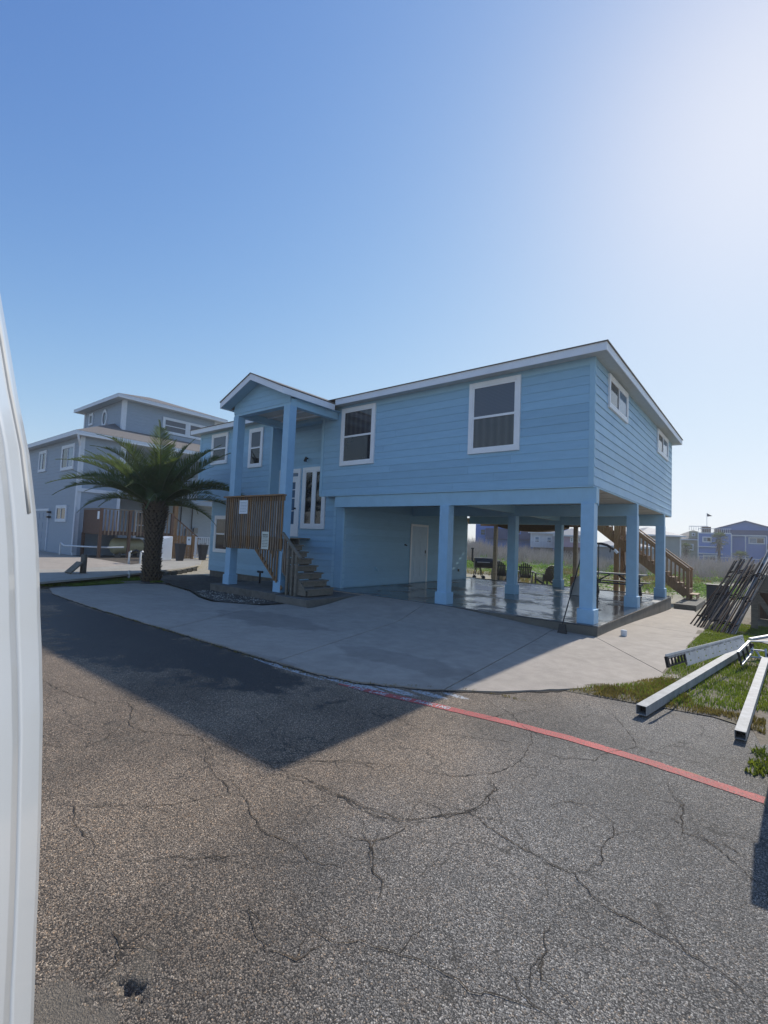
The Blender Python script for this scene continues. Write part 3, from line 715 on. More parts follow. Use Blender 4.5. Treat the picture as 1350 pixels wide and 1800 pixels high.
# entry door
def entry_door():
    mb = MB(); y0 = YL-.06; y1 = YL-.0
    mb.box(-10.93, -10.80, y0, y1, 1.57, 3.95); mb.box(-9.84, -9.72, y0, y1, 1.57, 3.95); mb.box(-10.80, -9.84, y0, y1, 3.80, 3.95)
    f = mb.build('door_frame', m_white, house, bevel=.004)
    bx('transom_rail', m_white, f, -10.80, -9.84, y0+.01, y1, 3.60, 3.68)
    bx('transom_pane', m_glassl, f, -10.80, -9.84, y0+.025, y1-.01, 3.68, 3.80)
    mb = MB(); mb.box(-10.80, -10.66, y0+.02, y1, 1.57, 3.60); mb.box(-9.98, -9.84, y0+.02, y1, 1.57, 3.60); mb.box(-10.66, -9.98, y0+.02, y1, 1.57, 2.0); mb.box(-10.66, -9.98, y0+.02, y1, 3.48, 3.60)
    d = mb.build('front_door', m_white, house, bevel=.004)
    bx('pane', m_glassl, d, -10.66, -9.98, y0+.035, y1-.012, 2.0, 3.48)
    for z in (2.45, 2.9, 3.2): bx('glazing_bar', m_white, d, -10.66, -9.98, y0+.022, y0+.034, z, z+.03)
    MB().tube([(-9.92, y0-.05, 2.55), (-9.92, y0+.02, 2.55)], .03).build('handle', m_blackm, d)
entry_door()
mb = MB(); mb.tube([(-9.42, YL-.03, 4.28), (-9.42, YL-.12, 4.28)], .03); mb.tube([(-9.42, YL-.10, 4.32), (-9.42, YL-.14, 4.16)], [.03, .055], 10)
mb.build('wall_lamp', m_blackm, house)
# carport door
def six_panel_door(parent, axis, pos, out, a0, a1, z0, z1, m):
    def T(aa, ab, d0, d1, za, zb, mb):
        if axis == 'x': mb.box(aa, ab, min(pos+out*d0, pos+out*d1), max(pos+out*d0, pos+out*d1), za, zb)
        else: mb.box(min(pos+out*d0, pos+out*d1), max(pos+out*d0, pos+out*d1), aa, ab, za, zb)
    mb = MB(); c = .08
    T(a0, a0+c, 0, .035, z0, z1, mb); T(a1-c, a1, 0, .035, z0, z1, mb); T(a0+c, a1-c, 0, .035, z1-c, z1, mb)
    fr = mb.build('door_frame', m_white, parent, bevel=.003)
    i0, i1, k1 = a0+c, a1-c, z1-c
    mb = MB(); T(i0, i1, 0, .012, z0+.01, k1, mb); d = mb.build('side_door', m, parent)
    H = k1-z0; W_ = i1-i0
    for (u0, u1) in ((.13, .46), (.54, .87)):
        for (v0, v1) in ((.08, .38), (.44, .76), (.82, .94)):
            mb = MB(); A0, A1, Z0, Z1 = i0+W_*u0, i0+W_*u1, z0+H*v0, z0+H*v1; r_ = .022
            T(A0, A0+r_, .012, .018, Z0, Z1, mb); T(A1-r_, A1, .012, .018, Z0, Z1, mb); T(A0+r_, A1-r_, .012, .018, Z0, Z0+r_, mb); T(A0+r_, A1-r_, .012, .018, Z1-r_, Z1, mb)
            T(A0+r_*2.2, A1-r_*2.2, .012, .022, Z0+r_*2.2, Z1-r_*2.2, mb)
            mb.build('door_panel', m, d, bevel=.003)
    return d, i0, i1
m_door = mat('pale_blue_door_paint', (.52, .64, .74), .45, var=.04)
d, i0, i1 = six_panel_door(house, 'y', -7.54, 1, 3.95, 5.12, .02, 2.23, m_door)
mb = MB(); mb.tube([(-7.545, i1-.07, 1.05), (-7.48, i1-.07, 1.05), (-7.48, i1-.17, 1.05)], .012); mb.build('handle', m_alub, d)
bx('keypad', m_blackm, d, -7.54, -7.52, i1-.10, i1-.04, 1.12, 1.24)
mb = MB(); mb.box(-7.545, -7.50, 3.60, 3.66, 1.40, 1.46); mb.tube([(-7.5, 3.63, 1.43), (-7.45, 3.63, 1.40)], .02, 8); mb.build('doorbell_lamp', m_blackm, house)
mb = MB(); mb.box(-7.545, -7.49, 1.95, 2.02, .55, .63); mb.tube([(-7.5, 1.98, .59), (-7.44, 1.98, .57), (-7.42, 1.98, .50)], .013, 8); mb.build('garden_tap', m_beam, house)
mb = MB(); mb.box(-7.545, -7.50, 7.55, 7.62, .35, .46); mb.build('outlet_box', m_blackm, house)

# ------------------------------------------------------------------ porch (part of the house)
def porch():
    yc = -1.95; xl, xr = -10.19, -7.70; ztop = 5.30
    for x in (xl, xr): post(x, yc, ztop, .160, .130, .0)
    y_f = -2.45; ex0, ex1 = -10.55, -7.46; ridge = (ex0+ex1)/2; ze, zp = 5.70, 6.36
    bx('porch_beam', m_beam, house, xl-.13, xr+.13, yc-.11, yc+.11, 5.302, 5.50)
    for x in (xl, xr): bx('porch_beam', m_beam, house, x-.09, x+.09, yc+.112, YF-.03, 5.302, 5.53)
    bx('porch_ceiling', m_ceil, house, xl+.1, xr-.1, yc+.112, YF-.03, 5.50, 5.52)
    for k in range(3): bx('ceiling_batten', m_white, house, xl+.1, xr-.1, -1.5+k*.55, -1.44+k*.55, 5.47, 5.50)
    # gable face above the beam
    y0 = yc-.125
    slope = (zp-ze)/(ridge-ex0)
    mb = MB(); zz = 5.38
    poly = [(xl-.13, zz), (xr+.13, zz), (xr+.13, ze+(ex1-xr-.13)*slope-.03), (ridge, zp-.05), (xl-.13, ze+(xl-.13-ex0)*slope-.03)]
    mb.sweep(poly, (0, y0, 0), (0, y0+.04, 0), (1, 0, 0), (0, 0, 1)); mb.build('gable_wall', m_sid, house)
    for k in range(5):
        z = zz+.17+k*.17
        hw = (zp-.09-z)/slope
        if hw > .1:
            a = max(xl-.12, ridge-hw); b = min(xr+.12, ridge+hw)
            bx('gable_batten', m_sid, house, a, b, y0-.006, y0-.0005, z, z+.012)
    # roof slabs with soffit
    for s in (-1, 1):
        ex = ex0 if s < 0 else ex1
        yb = 2.2
        mb = MB()
        prof = [(ex, ze), (ridge, zp), (ridge, zp+.03), (ex+s*.02, ze+.03)]
        mb.sweep(prof, (0, y_f-.02, 0), (0, yb, 0), (1, 0, 0), (0, 0, 1)); mb.build('porch_roof', m_roof, house)
        mb = MB(); prof = [(ex-s*.02, ze-.15), (ridge, zp-.16), (ridge, zp-.145), (ex-s*.02, ze-.135)]
        mb.sweep(prof, (0, y_f+.03, 0), (0, yc-.13, 0), (1, 0, 0), (0, 0, 1)); mb.build('gable_soffit', m_beam, house)
        mb = MB(); prof = [(ex, ze-.18), (ridge, zp-.19), (ridge, zp-.002), (ex, ze-.002)]
        mb.sweep(prof, (0, y_f, 0), (0, y_f+.025, 0), (1, 0, 0), (0, 0, 1)); mb.build('rake_board', m_fascia, house)
        bx('porch_fascia', m_fascia, house, min(ex, ex-s*.02), max(ex, ex-s*.02), y_f+.027, -.405, ze-.18, ze-.002)
        mb = MB(); xa = xr+.09 if s > 0 else ex0+.02; xb = ex1-.02 if s > 0 else xl-.09
        mb.box(xa, xb, yc-.1, -.08, ze-.17, ze-.155); mb.build('eave_soffit', m_beam, house)
porch()

# entry deck and stairs ------------------------------------------
steps = thing('entry_deck_and_stairs', 'brown wooden landing with picket railing and weathered stairs under the porch gable', 'stairs', (-8.5, -1.2, 0))
DZ = 1.53
mb = MB()
for i in range(17): 
    a = -10.32 + i*.137
    bx('deck_board', m_woodg, steps, a, a+.132, -2.06, .33 if a < -9.1 else -1.06, DZ-.035, DZ)
for y, xe in ((-2.05, -8.02), (-1.1, -8.02), (.2, -9.9)): bx('joist', m_woodg, steps, -10.32, xe, y, y+.04, DZ-.24, DZ-.037)
bx('rim_board', m_wood, steps, -10.34, -7.57, -2.10, -2.055, 1.20, 1.495)
bx('handrail', m_wood, steps, -10.40, -7.53, -2.22, -2.05, 2.695, 2.735)
bx('rail_beam', m_wood, steps, -10.36, -7.56, -2.102, -2.06, 2.56, 2.69)
for x in (-10.34, -7.62): bx('newel_post', m_wood, steps, x-.045, x+.045, -2.10+.05, -2.0+.05, 1.16, 2.69)
nb = 27
for i in range(nb):
    x = -10.33 + i*(2.74/(nb-1)) + rnd.uniform(-.004, .004)
    mb = MB(); mb.box(x-.021, x+.021, -2.142, -2.104, 1.14 + rnd.uniform(-.01, .01), 2.693)
    mb.build('picket', [m_balg, m_wood][i % 9 in (3, 8) or rnd.random() < .15], steps)
# treads
NT = 8
for k in range(NT-1):
    z = .19*(k+1); x = -6.50 - .222*k
    bx('tread', m_woodg, steps, x-.255, x+.02, -2.04, -1.06, z-.038, z, bevel=.004)
    if k > 0: bx('riser_cleat', m_woodg, steps, x-.05, x-.02, -1.98, -1.10, z-.16, z-.04)
bx('riser_cleat', m_woodg, steps, -6.53, -6.50, -2.0, -1.08, .0, .15)
for y in (-2.06, -1.22):
    mb = MB(); prof = [(-6.62, .0), (-6.62, .10), (-8.16, DZ-.10), (-8.30, DZ-.10), (-8.30, DZ-.34), (-6.98, .0)] if y > -2 else [(-6.55, .0), (-6.55, .14), (-8.03, DZ-.03), (-8.30, DZ-.05), (-8.30, DZ-.28), (-6.90, .0)]
    mb.sweep(prof, (0, y, 0), (0, y+.038, 0), (1, 0, 0), (0, 0, 1)); mb.build('stringer', m_woodg, steps)
# sloping rail on the near side with its pickets
mb = MB(); mb.bar((-6.74, -2.10, .98), (-7.55, -2.10, 1.66), .085, .045); mb.build('sloping_handrail', m_woodg, steps)
for (x, zt_) in ((-6.90, 1.08), (-7.06, 1.22), (-7.26, 1.38)): bx('newel_post', m_woodg, steps, x-.035, x+.035, -2.135, -2.07, -.03, zt_, bevel=.004)
for k in range(2):
    x = -7.36 - k*.07; z = .98+(-6.74-x)*.84
    mb = MB(); mb.bar((x, -2.12, z-1.0), (x, -2.12, z), .038, .038); mb.build('picket', m_balg, steps)
# pickets running down over the stringer behind the column
mb = MB(); mb.bar((-8.78, -2.085, 1.18), (-7.50, -2.085, -.0+.10), .04, .10); mb.build('lower_stringer', m_wood, steps)
for k in range(9):
    x = -8.62 + k*.115; zb_ = 1.18 - (x+8.78)*.845
    bx('picket', m_balg if k % 2 else m_wood, steps, x-.02, x+.02, -2.142, -2.106, zb_, 1.16)
# concrete under the porch
bx('porch_slab', m_found, None, -10.62, -7.42, -2.36, YL+.01, -.5, -.002, kind='structure', bevel=.01)
bx('stair_pad', m_stepc, None, -7.41, -6.15, -2.36, YL-.02, -.4, -.035, kind='structure', bevel=.008)
# notices fixed to the pickets
def notice(name, label, x0, x1, z0, z1, y, m, ink, rows, big=0):
    t = thing(name, label, 'notice', ((x0+x1)/2, y, z0))
    bx('sheet', m, t, x0, x1, y-.006, y, z0, z1)
    n = rows
    for i in range(n):
        z = z1 - (z1-z0)*(.14 + .78*i/n); 
        mb = MB(); x = x0+(x1-x0)*.12
        while x < x1-(x1-x0)*.14:
            w_ = rnd.uniform(.02, .07); w_ = min(w_, x1-(x1-x0)*.1-x)
            hh = .016 if i >= big else .03
            mb.box(x, x+w_, y-.008, y-.0065, z-hh, z); x += w_+.012
        mb.build('text_line', ink, t, kind='stuff')
    return t
notice('paper_notice', 'white laminated notice tied high on the porch picket railing', -9.62, -9.20, 2.19, 2.60, -2.146, m_paper, m_ink, 7)
notice('paper_notice', 'tall pale notice with dark heading low on the porch pickets', -8.42, -8.10, 1.17, 1.67, -2.146, m_paperg, m_inkg, 9, 2)
# hand pump / pipe stub on porch slab
t = thing('floor_valve', 'small black valve on a short pipe standing under the porch', 'valve', (-10.1+.9, -1.0, 0))
mb = MB(); mb.tube([(-9.95, -1.0, 0), (-9.95, -1.0, .34)], .03); mb.build('pipe', m_blackm, t)
mb = MB(); mb.tube([(-10.08, -1.0, .37), (-9.82, -1.0, .37)], .035); mb.build('handle', m_blackm, t)

# planter bed with mulch
def soil_h(x, y): return G(x, y) + .015 + .03*noise.noise(Vector((x*3, y*3, 0)))
poly_sheet('planting_bed', [(-13.4,-3.1),(-12.9,-2.55),(-10.6,-2.95),(-9.2,-3.45),(-8.3,-3.6),(-7.1,-3.0),(-7.0,-2.38),(-7.42,-2.3),(-10.6,-2.3),(-10.7,.3),(-15.6,.3),(-16,-1.2),(-15,-2.7)], soil_h, m_soil, .2, kind='structure')
def scatter(name, poly_fn, n, build, m, label=None, kind='stuff', cat=None, group=None):
    mb = MB(); c = 0; 
    while c < n:
        p = poly_fn()
        if p is None: continue
        build(mb, *p); c += 1
    return mb.build(name, m, None, label, cat, group, kind, fix=False)
def inpoly(x, y, poly):
    r_ = False; j = len(poly)-1
    for i in range(len(poly)):
        if (poly[i][1] > y) != (poly[j][1] > y) and x < (poly[j][0]-poly[i][0])*(y-poly[i][1])/(poly[j][1]-poly[i][1])+poly[i][0]: r_ = not r_
        j = i
    return r_
def polyrand(poly, dens=None):
    x0 = min(p[0] for p in poly); x1 = max(p[0] for p in poly); y0 = min(p[1] for p in poly); y1 = max(p[1] for p in poly)
    def f():
        x = rnd.uniform(x0, x1); y = rnd.uniform(y0, y1)
        if not inpoly(x, y, poly): return None
        if dens and rnd.random() > dens(x, y): return None
        return x, y
    return f
def stone(hf, s0, s1):
    def b(mb, x, y):
        s = rnd.uniform(s0, s1); z = hf(x, y); a = rnd.uniform(0, 6.28)
        vs = []
        for k in range(5):
            t = a+k*1.257; vs.append((x+math.cos(t)*s*rnd.uniform(.7, 1.2), y+math.sin(t)*s*rnd.uniform(.7, 1.2), z-.003))
        vs.append((x+rnd.uniform(-.3, .3)*s, y+rnd.uniform(-.3, .3)*s, z+s*rnd.uniform(.5, .9)))
        mb.add(vs, [(k, (k+1) % 5, 5) for k in range(5)])
    return b
m_shell = mat('shell_stones', (.36, .34, .29), .8, var=.5, nscale=60)
bed = [(-10.6,-2.9),(-9.2,-3.4),(-8.3,-3.55),(-7.2,-3.0),(-7.5,-2.38),(-10.5,-2.4)]
scatter('shell_gravel', polyrand(bed), 420, stone(soil_h, .008, .028), m_shell, 'pale shells and stones scattered in the mulch bed')
def blade(hf, h0, h1, w0=.003, lean=.5):
    def b(mb, x, y):
        z = hf(x, y)-.005; h = rnd.uniform(h0, h1); a = rnd.uniform(0, 6.283); w_ = rnd.uniform(.7, 1.3)*w0
        dx, dy = math.cos(a), math.sin(a); lx, ly = dx*h*lean*rnd.random(), dy*h*lean*rnd.random()
        mb.add([(x-dy*w_, y+dx*w_, z), (x+dy*w_, y-dx*w_, z), (x+dy*w_*.8+lx*.4, y-dx*w_*.8+ly*.4, z+h*.6), (x-dy*w_*.8+lx*.4, y+dx*w_*.8+ly*.4, z+h*.6), (x+lx, y+ly, z+h)], [(0, 1, 2, 3), (3, 2, 4)])
    return b
def nz(x, y, s, o=0): return noise.noise(Vector((x*s, y*s, o)))
gpoly = [(1.05,-4.36),(1.75,-4.2),(2.4,-4.0),(2.9,-3.6),(3.4,-3.6),(3.4,6),(1.8,6),(1.78,1.0),(1.80,-2.6),(1.72,-3.2),(1.1,-4.2)]
scatter('lawn_grass', polyrand(gpoly, lambda x, y: (.35+.9*sm(-.35, .25, nz(x, y, 1.7)))*(sm(-4.4, -3.4, y)*.75+.25)), 42000, blade(verge_h, .02, .06, .0045), m_grass, 'short green lawn grass on the verge by the stacked metal')
gedge = [(1.0,-4.40),(1.75,-4.28),(2.6,-4.1),(2.95,-4.4),(2.95,-3.9),(2.3,-3.9),(1.9,-2.6),(1.74,-2.9),(1.4,-3.7)]
scatter('dry_grass', polyrand(gedge, lambda x, y: .3+.7*sm(-.3, .2, nz(x, y, 3, 4))), 9000, blade(verge_h, .015, .05, .004), m_dry, 'dry yellowish grass edging the verge where it meets asphalt')
# weeds beside the asphalt at right and along the driveway edge
def clump(hf, rad, hmax, n, w0=.012):
    def b(mb, x, y):
        for k in range(n):
            a = rnd.uniform(0, 6.28); r_ = rad*math.sqrt(rnd.random()); bl = blade(hf, hmax*.4, hmax, w0, 1.2); bl(mb, x+math.cos(a)*r_, y+math.sin(a)*r_)
    return b
scatter('verge_weeds', polyrand([(2.85,-5.6),(3.1,-5.4),(3.1,-5.0),(2.9,-4.9)]), 26, clump(verge_h, .05, .06, 14, .009), m_grass, 'low green weeds at the broken asphalt edge')
dl = [(-13.2,-5.7),(-13.7,-3.5),(-13.3,-2.5),(-15.2,-2.4),(-16.6,-3.6),(-15.9,-5.2),(-14,-5.9)]
def lh(x, y): return G(x, y)+.0
poly_sheet('left_verge', [(-13.25,-6.0),(-13.5,-3.44),(-13.2,-2.5),(-15.6,-2.2),(-17.4,-3.6),(-16.2,-5.6),(-14,-6.2)], lambda x, y: G(x, y)+.004, m_soil2, .4, kind='structure')
scatter('strip_grass', polyrand(dl, lambda x, y: sm(-.25, .2, nz(x, y, 1.1, 7))), 22000, blade(lh, .03, .09, .008), m_grass, 'patchy green grass strip between driveway and pale walkway')
scatter('joint_weeds', lambda: (lambda u: (u, -6.33+.03*rnd.random()+ (0 if u < -1.6 else sm(-1.6, .6, u)*1.1)))(rnd.uniform(-9, .9)), 150, clump(lambda x, y: G(x, y), .03, .03, 5, .004), m_dry, 'tiny dry weeds along the driveway and asphalt joint')

# ------------------------------------------------------------------ road markings and cracks
def rz_(x, y): return road_h(x, y)
def ribbon(mb, pts, w, dz=.004, jit=0, wf=None, step=.05):
    # resample
    P_ = []
    for (a, b) in zip(pts[:-1], pts[1:]):
        L_ = math.hypot(b[0]-a[0], b[1]-a[1]); n = max(1, int(L_/step))
        for i in range(n): P_.append((a[0]+(b[0]-a[0])*i/n, a[1]+(b[1]-a[1])*i/n))
    P_.append(pts[-1])
    if jit: P_ = [(x+jit*noise.noise(Vector((x*9, y*9, 1)))+jit*.7*noise.noise(Vector((x*30, y*30, 4))), y+jit*noise.noise(Vector((x*9, y*9, 2)))+jit*.7*noise.noise(Vector((x*30, y*30, 6)))) for x, y in P_]
    vs = []; n = len(P_)
    for i, (x, y) in enumerate(P_):
        a = P_[max(i-1, 0)]; b = P_[min(i+1, n-1)]; dx, dy = b[0]-a[0], b[1]-a[1]; l = math.hypot(dx, dy) or 1
        ww = w*(wf(i/(n-1), x, y) if wf else 1)/2
        for s in (-1, 1):
            X, Y = x-dy/l*ww*s, y+dx/l*ww*s; vs.append((X, Y, rz_(X, Y)+dz))
    mb.add(vs, [(2*i, 2*i+2, 2*i+3, 2*i+1) for i in range(n-1)])
def red_y(x): return -6.30 + (x+1.0)*(.30/3.96) if x < 0.4 else -6.19+.0*(x)+ (x-.4)*.053
mb = MB(); ribbon(mb, [(-1.15, -6.29), (-1.0, -6.265), (.2, -6.07), (.9, -5.97), (1.5, -5.92), (2.2, -5.935), (2.96, -6.025), (3.6, -6.1), (7, -6.4)], .125, .004, .004, lambda t, x, y: (.35+.65*sm(-1.15, -.6, x))*(1+.12*noise.noise(Vector((x*14, y*14, 0)))), .04)
mb.build('painted_line', m_red, None, 'worn red fire lane line painted across the cracked asphalt', 'road marking', fix=False)
mb = MB(); ribbon(mb, [(1.7, -5.885), (2.2, -5.89), (2.55, -5.915)], .03, .003, .004); mb.build('old_painted_line', m_yel, None, 'faded yellow paint trace along the red line', 'road marking', fix=False)
# lettering on the red line
LET = {'F': ['111','1..','11.','1..','1..'], 'I': ['1','1','1','1','1'], 'R': ['11.','1.1','11.','1.1','1.1'], 'E': ['111','1..','11.','1..','111'], 'L': ['1..','1..','1..','1..','111'], 'A': ['.1.','1.1','111','1.1','1.1'],
       'N': ['1..1','11.1','1.11','1..1','1..1'], 'O': ['111','1.1','1.1','1.1','111'], 'P': ['11.','1.1','11.','1..','1..'], 'K': ['1.1','11.','1..','11.','1.1'], 'G': ['111','1..','1.1','1.1','111'], '-': ['...','...','111','...','...'], ' ': ['..']*5}
def lettering():
    # strokes of each letter as polylines on a 0..1 x 0..1 box
    S = {'F': [[(0,0),(0,1),(1,1)],[(0,.5),(.8,.5)]], 'I': [[(.5,0),(.5,1)]], 'R': [[(0,0),(0,1),(.8,1),(1,.8),(.8,.5),(0,.5)],[(.5,.5),(1,0)]], 'E': [[(1,0),(0,0),(0,1),(1,1)],[(0,.5),(.8,.5)]],
         'L': [[(0,1),(0,0),(1,0)]], 'A': [[(0,0),(.5,1),(1,0)],[(.2,.4),(.8,.4)]], 'N': [[(0,0),(0,1),(1,0),(1,1)]], 'O': [[(.2,0),(0,.2),(0,.8),(.2,1),(.8,1),(1,.8),(1,.2),(.8,0),(.2,0)]],
         'P': [[(0,0),(0,1),(.8,1),(1,.8),(.8,.5),(0,.5)]], 'K': [[(0,0),(0,1)],[(1,1),(0,.5),(1,0)]], 'G': [[(1,.8),(.8,1),(.2,1),(0,.8),(0,.2),(.2,0),(.8,0),(1,.2),(1,.5),(.6,.5)]], '-': [[(.1,.5),(.9,.5)]], ' ': []}
    mb = MB(); txt = 'FIRE LANE - NO PARKING'
    x0, x1 = -.98, .30; adv = (x1-x0)/len(txt); h = .074
    line = [(-1.75, -6.36), (-1.0, -6.28), (.2, -6.07), (.9, -5.96)]
    def ly(x):
        for (a, b) in zip(line[:-1], line[1:]):
            if a[0] <= x <= b[0]: return a[1]+(b[1]-a[1])*(x-a[0])/(b[0]-a[0])
        return line[0][1]
    for i, ch in enumerate(txt):
        for st in S[ch]:
            pts = []
            for (u, v) in st:
                X = x0 + adv*(i+.1+u*.66); pts.append((X, ly(X) + (v-.5)*h))
            ribbon(mb, pts, .015, .007, 0, None, .03)
    mb.build('painted_lettering', m_wpaint, None, 'white stencilled FIRE LANE - NO PARKING on the red line', 'road marking', fix=False)
lettering()
CR = [[(-3.65,-8.707),(-3.107,-8.69),(-2.413,-8.584),(-2.194,-8.357),(-2.026,-8.37),(-1.598,-8.592),(-1.317,-8.548),(-1.108,-8.385),(-0.954,-8.303),(-0.66,-8.323),(-0.484,-8.416)],[(-0.889,-8.256),(-0.59,-8.214),(-0.307,-8.207),(-0.103,-8.186),(0.043,-8.01),(0.277,-7.746),(0.481,-7.618),(0.634,-7.505),(0.665,-7.468)],[(-0.484,-8.416),(-0.471,-8.475),(-0.27,-8.546),(-0.007,-8.59),(0.123,-8.628)],[(-0.728,-8.096),(-0.59,-8.214)],[(-0.103,-8.186),(0.124,-8.166),(0.351,-8.132),(0.636,-8.114),(0.843,-8.098)],[(-3.184,-8.696),(-3.172,-8.526),(-3.159,-8.348)],[(-2.069,-7.816),(-1.683,-7.827),(-1.416,-7.717)],[(-1.699,-9.229),(-1.483,-9.157),(-1.354,-9.007),(-1.435,-8.843),(-1.696,-8.591)],[(0.406,-8.149),(0.659,-8.129),(0.921,-8.11),(1.171,-8.033),(1.343,-7.819),(1.409,-7.667),(1.441,-7.535),(1.423,-7.372),(1.407,-7.258),(1.319,-7.135)],[(1.403,-7.656),(1.5,-7.698),(1.583,-7.717)],[(1.45,-7.673),(1.584,-7.726),(1.702,-7.762),(1.923,-7.802),(2.062,-7.81),(2.157,-7.804),(2.207,-7.866),(2.283,-7.925),(2.345,-7.948),(2.443,-7.961),(2.531,-7.953),(2.608,-7.974),(2.691,-7.985),(2.769,-7.996),(2.876,-8.049),(2.981,-8.105)],[(2.157,-7.804),(2.196,-7.721),(2.234,-7.568),(2.204,-7.451),(2.21,-7.269),(2.188,-7.14)],[(0.959,-8.157),(1.068,-8.109),(1.168,-8.051),(1.242,-7.959),(1.314,-7.824),(1.427,-7.671),(1.464,-7.488),(1.396,-7.281),(1.29,-7.141)],[(1.168,-8.051),(1.219,-8.152),(1.163,-8.341),(1.207,-8.446),(1.32,-8.541),(1.446,-8.631),(1.49,-8.698)],[(0.402,-5.45),(0.631,-5.616),(0.842,-5.692),(1.014,-5.916),(1.158,-6.012),(1.34,-6.054),(1.485,-6.017)],[(0.01,-6.677),(0.381,-6.733),(0.609,-6.674),(0.854,-6.538),(1.071,-6.427),(1.238,-6.364)],[(1.339,-6.458),(1.606,-6.379),(1.84,-6.237),(1.847,-6.052),(2.039,-5.673),(1.963,-5.434),(1.827,-5.22),(1.702,-4.954),(1.505,-4.714)],[(2.039,-5.673),(2.303,-5.652),(2.574,-5.651)],[(0.134,-7.899),(0.277,-7.776),(0.464,-7.659),(0.632,-7.651)],[(0.88,-7.411),(1.058,-7.35),(1.203,-7.189),(1.329,-6.977),(1.375,-6.69),(1.276,-6.223),(1.182,-5.987)],[(0.677,-6.064),(0.869,-5.665),(1.147,-5.005)],[(2.367,-6.272),(2.458,-6.451),(2.509,-6.525),(2.525,-6.736)],[(2.375,-6.286),(2.437,-6.459),(2.504,-6.555),(2.55,-6.931),(2.645,-6.925),(2.75,-6.907),(2.854,-6.961),(2.978,-7.035)],[(2.428,-6.776),(2.604,-6.838),(2.771,-7.001),(2.979,-7.235)],[(-0.497,-9.391),(-0.384,-9.294),(-0.305,-9.2),(-0.163,-9.075),(-0.043,-8.939),(-0.01,-8.833),(0.025,-8.724),(0.108,-8.593)],[(-0.154,-8.469),(-0.012,-8.513),(0.23,-8.606),(0.374,-8.662),(0.52,-8.722),(0.62,-8.731),(0.763,-8.712),(0.855,-8.701),(1.023,-8.717),(1.124,-8.657),(1.231,-8.607)],[(0.29,-9.393),(0.381,-9.293),(0.439,-9.19),(0.578,-9.094),(0.651,-8.994),(0.725,-8.891)],[(-0.497,-9.391),(-0.289,-9.459),(-0.074,-9.453)],[(1.062,-8.397),(1.132,-8.37),(1.244,-8.447),(1.336,-8.557),(1.453,-8.625)],[(0.112,-8.212),(0.401,-8.175),(0.665,-8.142),(0.931,-8.137),(1.154,-8.108)],[(2.166,-8.235),(2.186,-8.331),(2.217,-8.45),(2.25,-8.571),(2.324,-8.574),(2.385,-8.585),(2.414,-8.607)],[(1.619,-8.926),(1.799,-8.844),(1.939,-8.83),(2.081,-8.791),(2.195,-8.738),(2.301,-8.707),(2.365,-8.695)],[(1.028,-9.143),(1.188,-9.208),(1.293,-9.239),(1.409,-9.173),(1.46,-9.048)],[(0.735,-9.616),(0.832,-9.631),(0.899,-9.705),(0.911,-9.764)],[(1.137,-8.365),(1.224,-8.465)],[(1.478,-9.011),(1.605,-8.917),(1.731,-8.866)],[(1.789,-7.206),(1.88,-7.06),(2.019,-6.988)],[(-0.749,-6.924),(-0.648,-6.614),(-0.81,-6.414),(-0.993,-6.448)],[(-4.099,-8.226),(-4.001,-8.051),(-3.679,-7.974)]]
mb = MB()
for i, c in enumerate(CR):
    ribbon(mb, c, .0052 if i not in (0, 8, 10) else .0066, .0045, .024, lambda t, x, y: max(.3, (.85+.9*noise.noise(Vector((x*11, y*11, 9))))*min(1, t*8+.2, (1-t)*8+.2)), .025)
for i, c in enumerate(CR):         # fine side cracks
    for k in range(2):
        j = rnd.randrange(0, len(c)); x, y = c[j]; a = rnd.uniform(0, 6.28); pts = [(x, y)]
        for q in range(4):
            a += rnd.uniform(-.6, .6); x += math.cos(a)*.09; y += math.sin(a)*.09; pts.append((x, y))
        if all(p[1] < -6.45 for p in pts): ribbon(mb, pts, .004, .0045, .02, lambda t, x, y: max(.1, 1-t), .03)
ribbon(mb, [(-11.8, -6.235), (-9, -6.33), (-5.58, -6.29), (-2.57, -6.27), (-1.6, -6.235), (-1.0, -6.11), (-.2, -5.69), (.45, -5.13), (1.0, -4.39)], .04, .006, .03, lambda t, x, y: max(.3, 1+1.5*noise.noise(Vector((x*4, y*4, 3)))), .03)
mb.build('road_cracks', m_crack, None, 'branching dirt filled cracks in the worn asphalt', None, None, 'stuff', fix=False)
scatter('loose_stones', polyrand([(-12,-6.4),(1,-6.4),(2.9,-6.2),(3,-9),(2.3,-10.5),(0,-10.5),(-6,-9)]), 1400, stone(lambda x, y: road_h(x, y), .002, .007), m_shell, 'tiny loose stones lying on the worn asphalt')

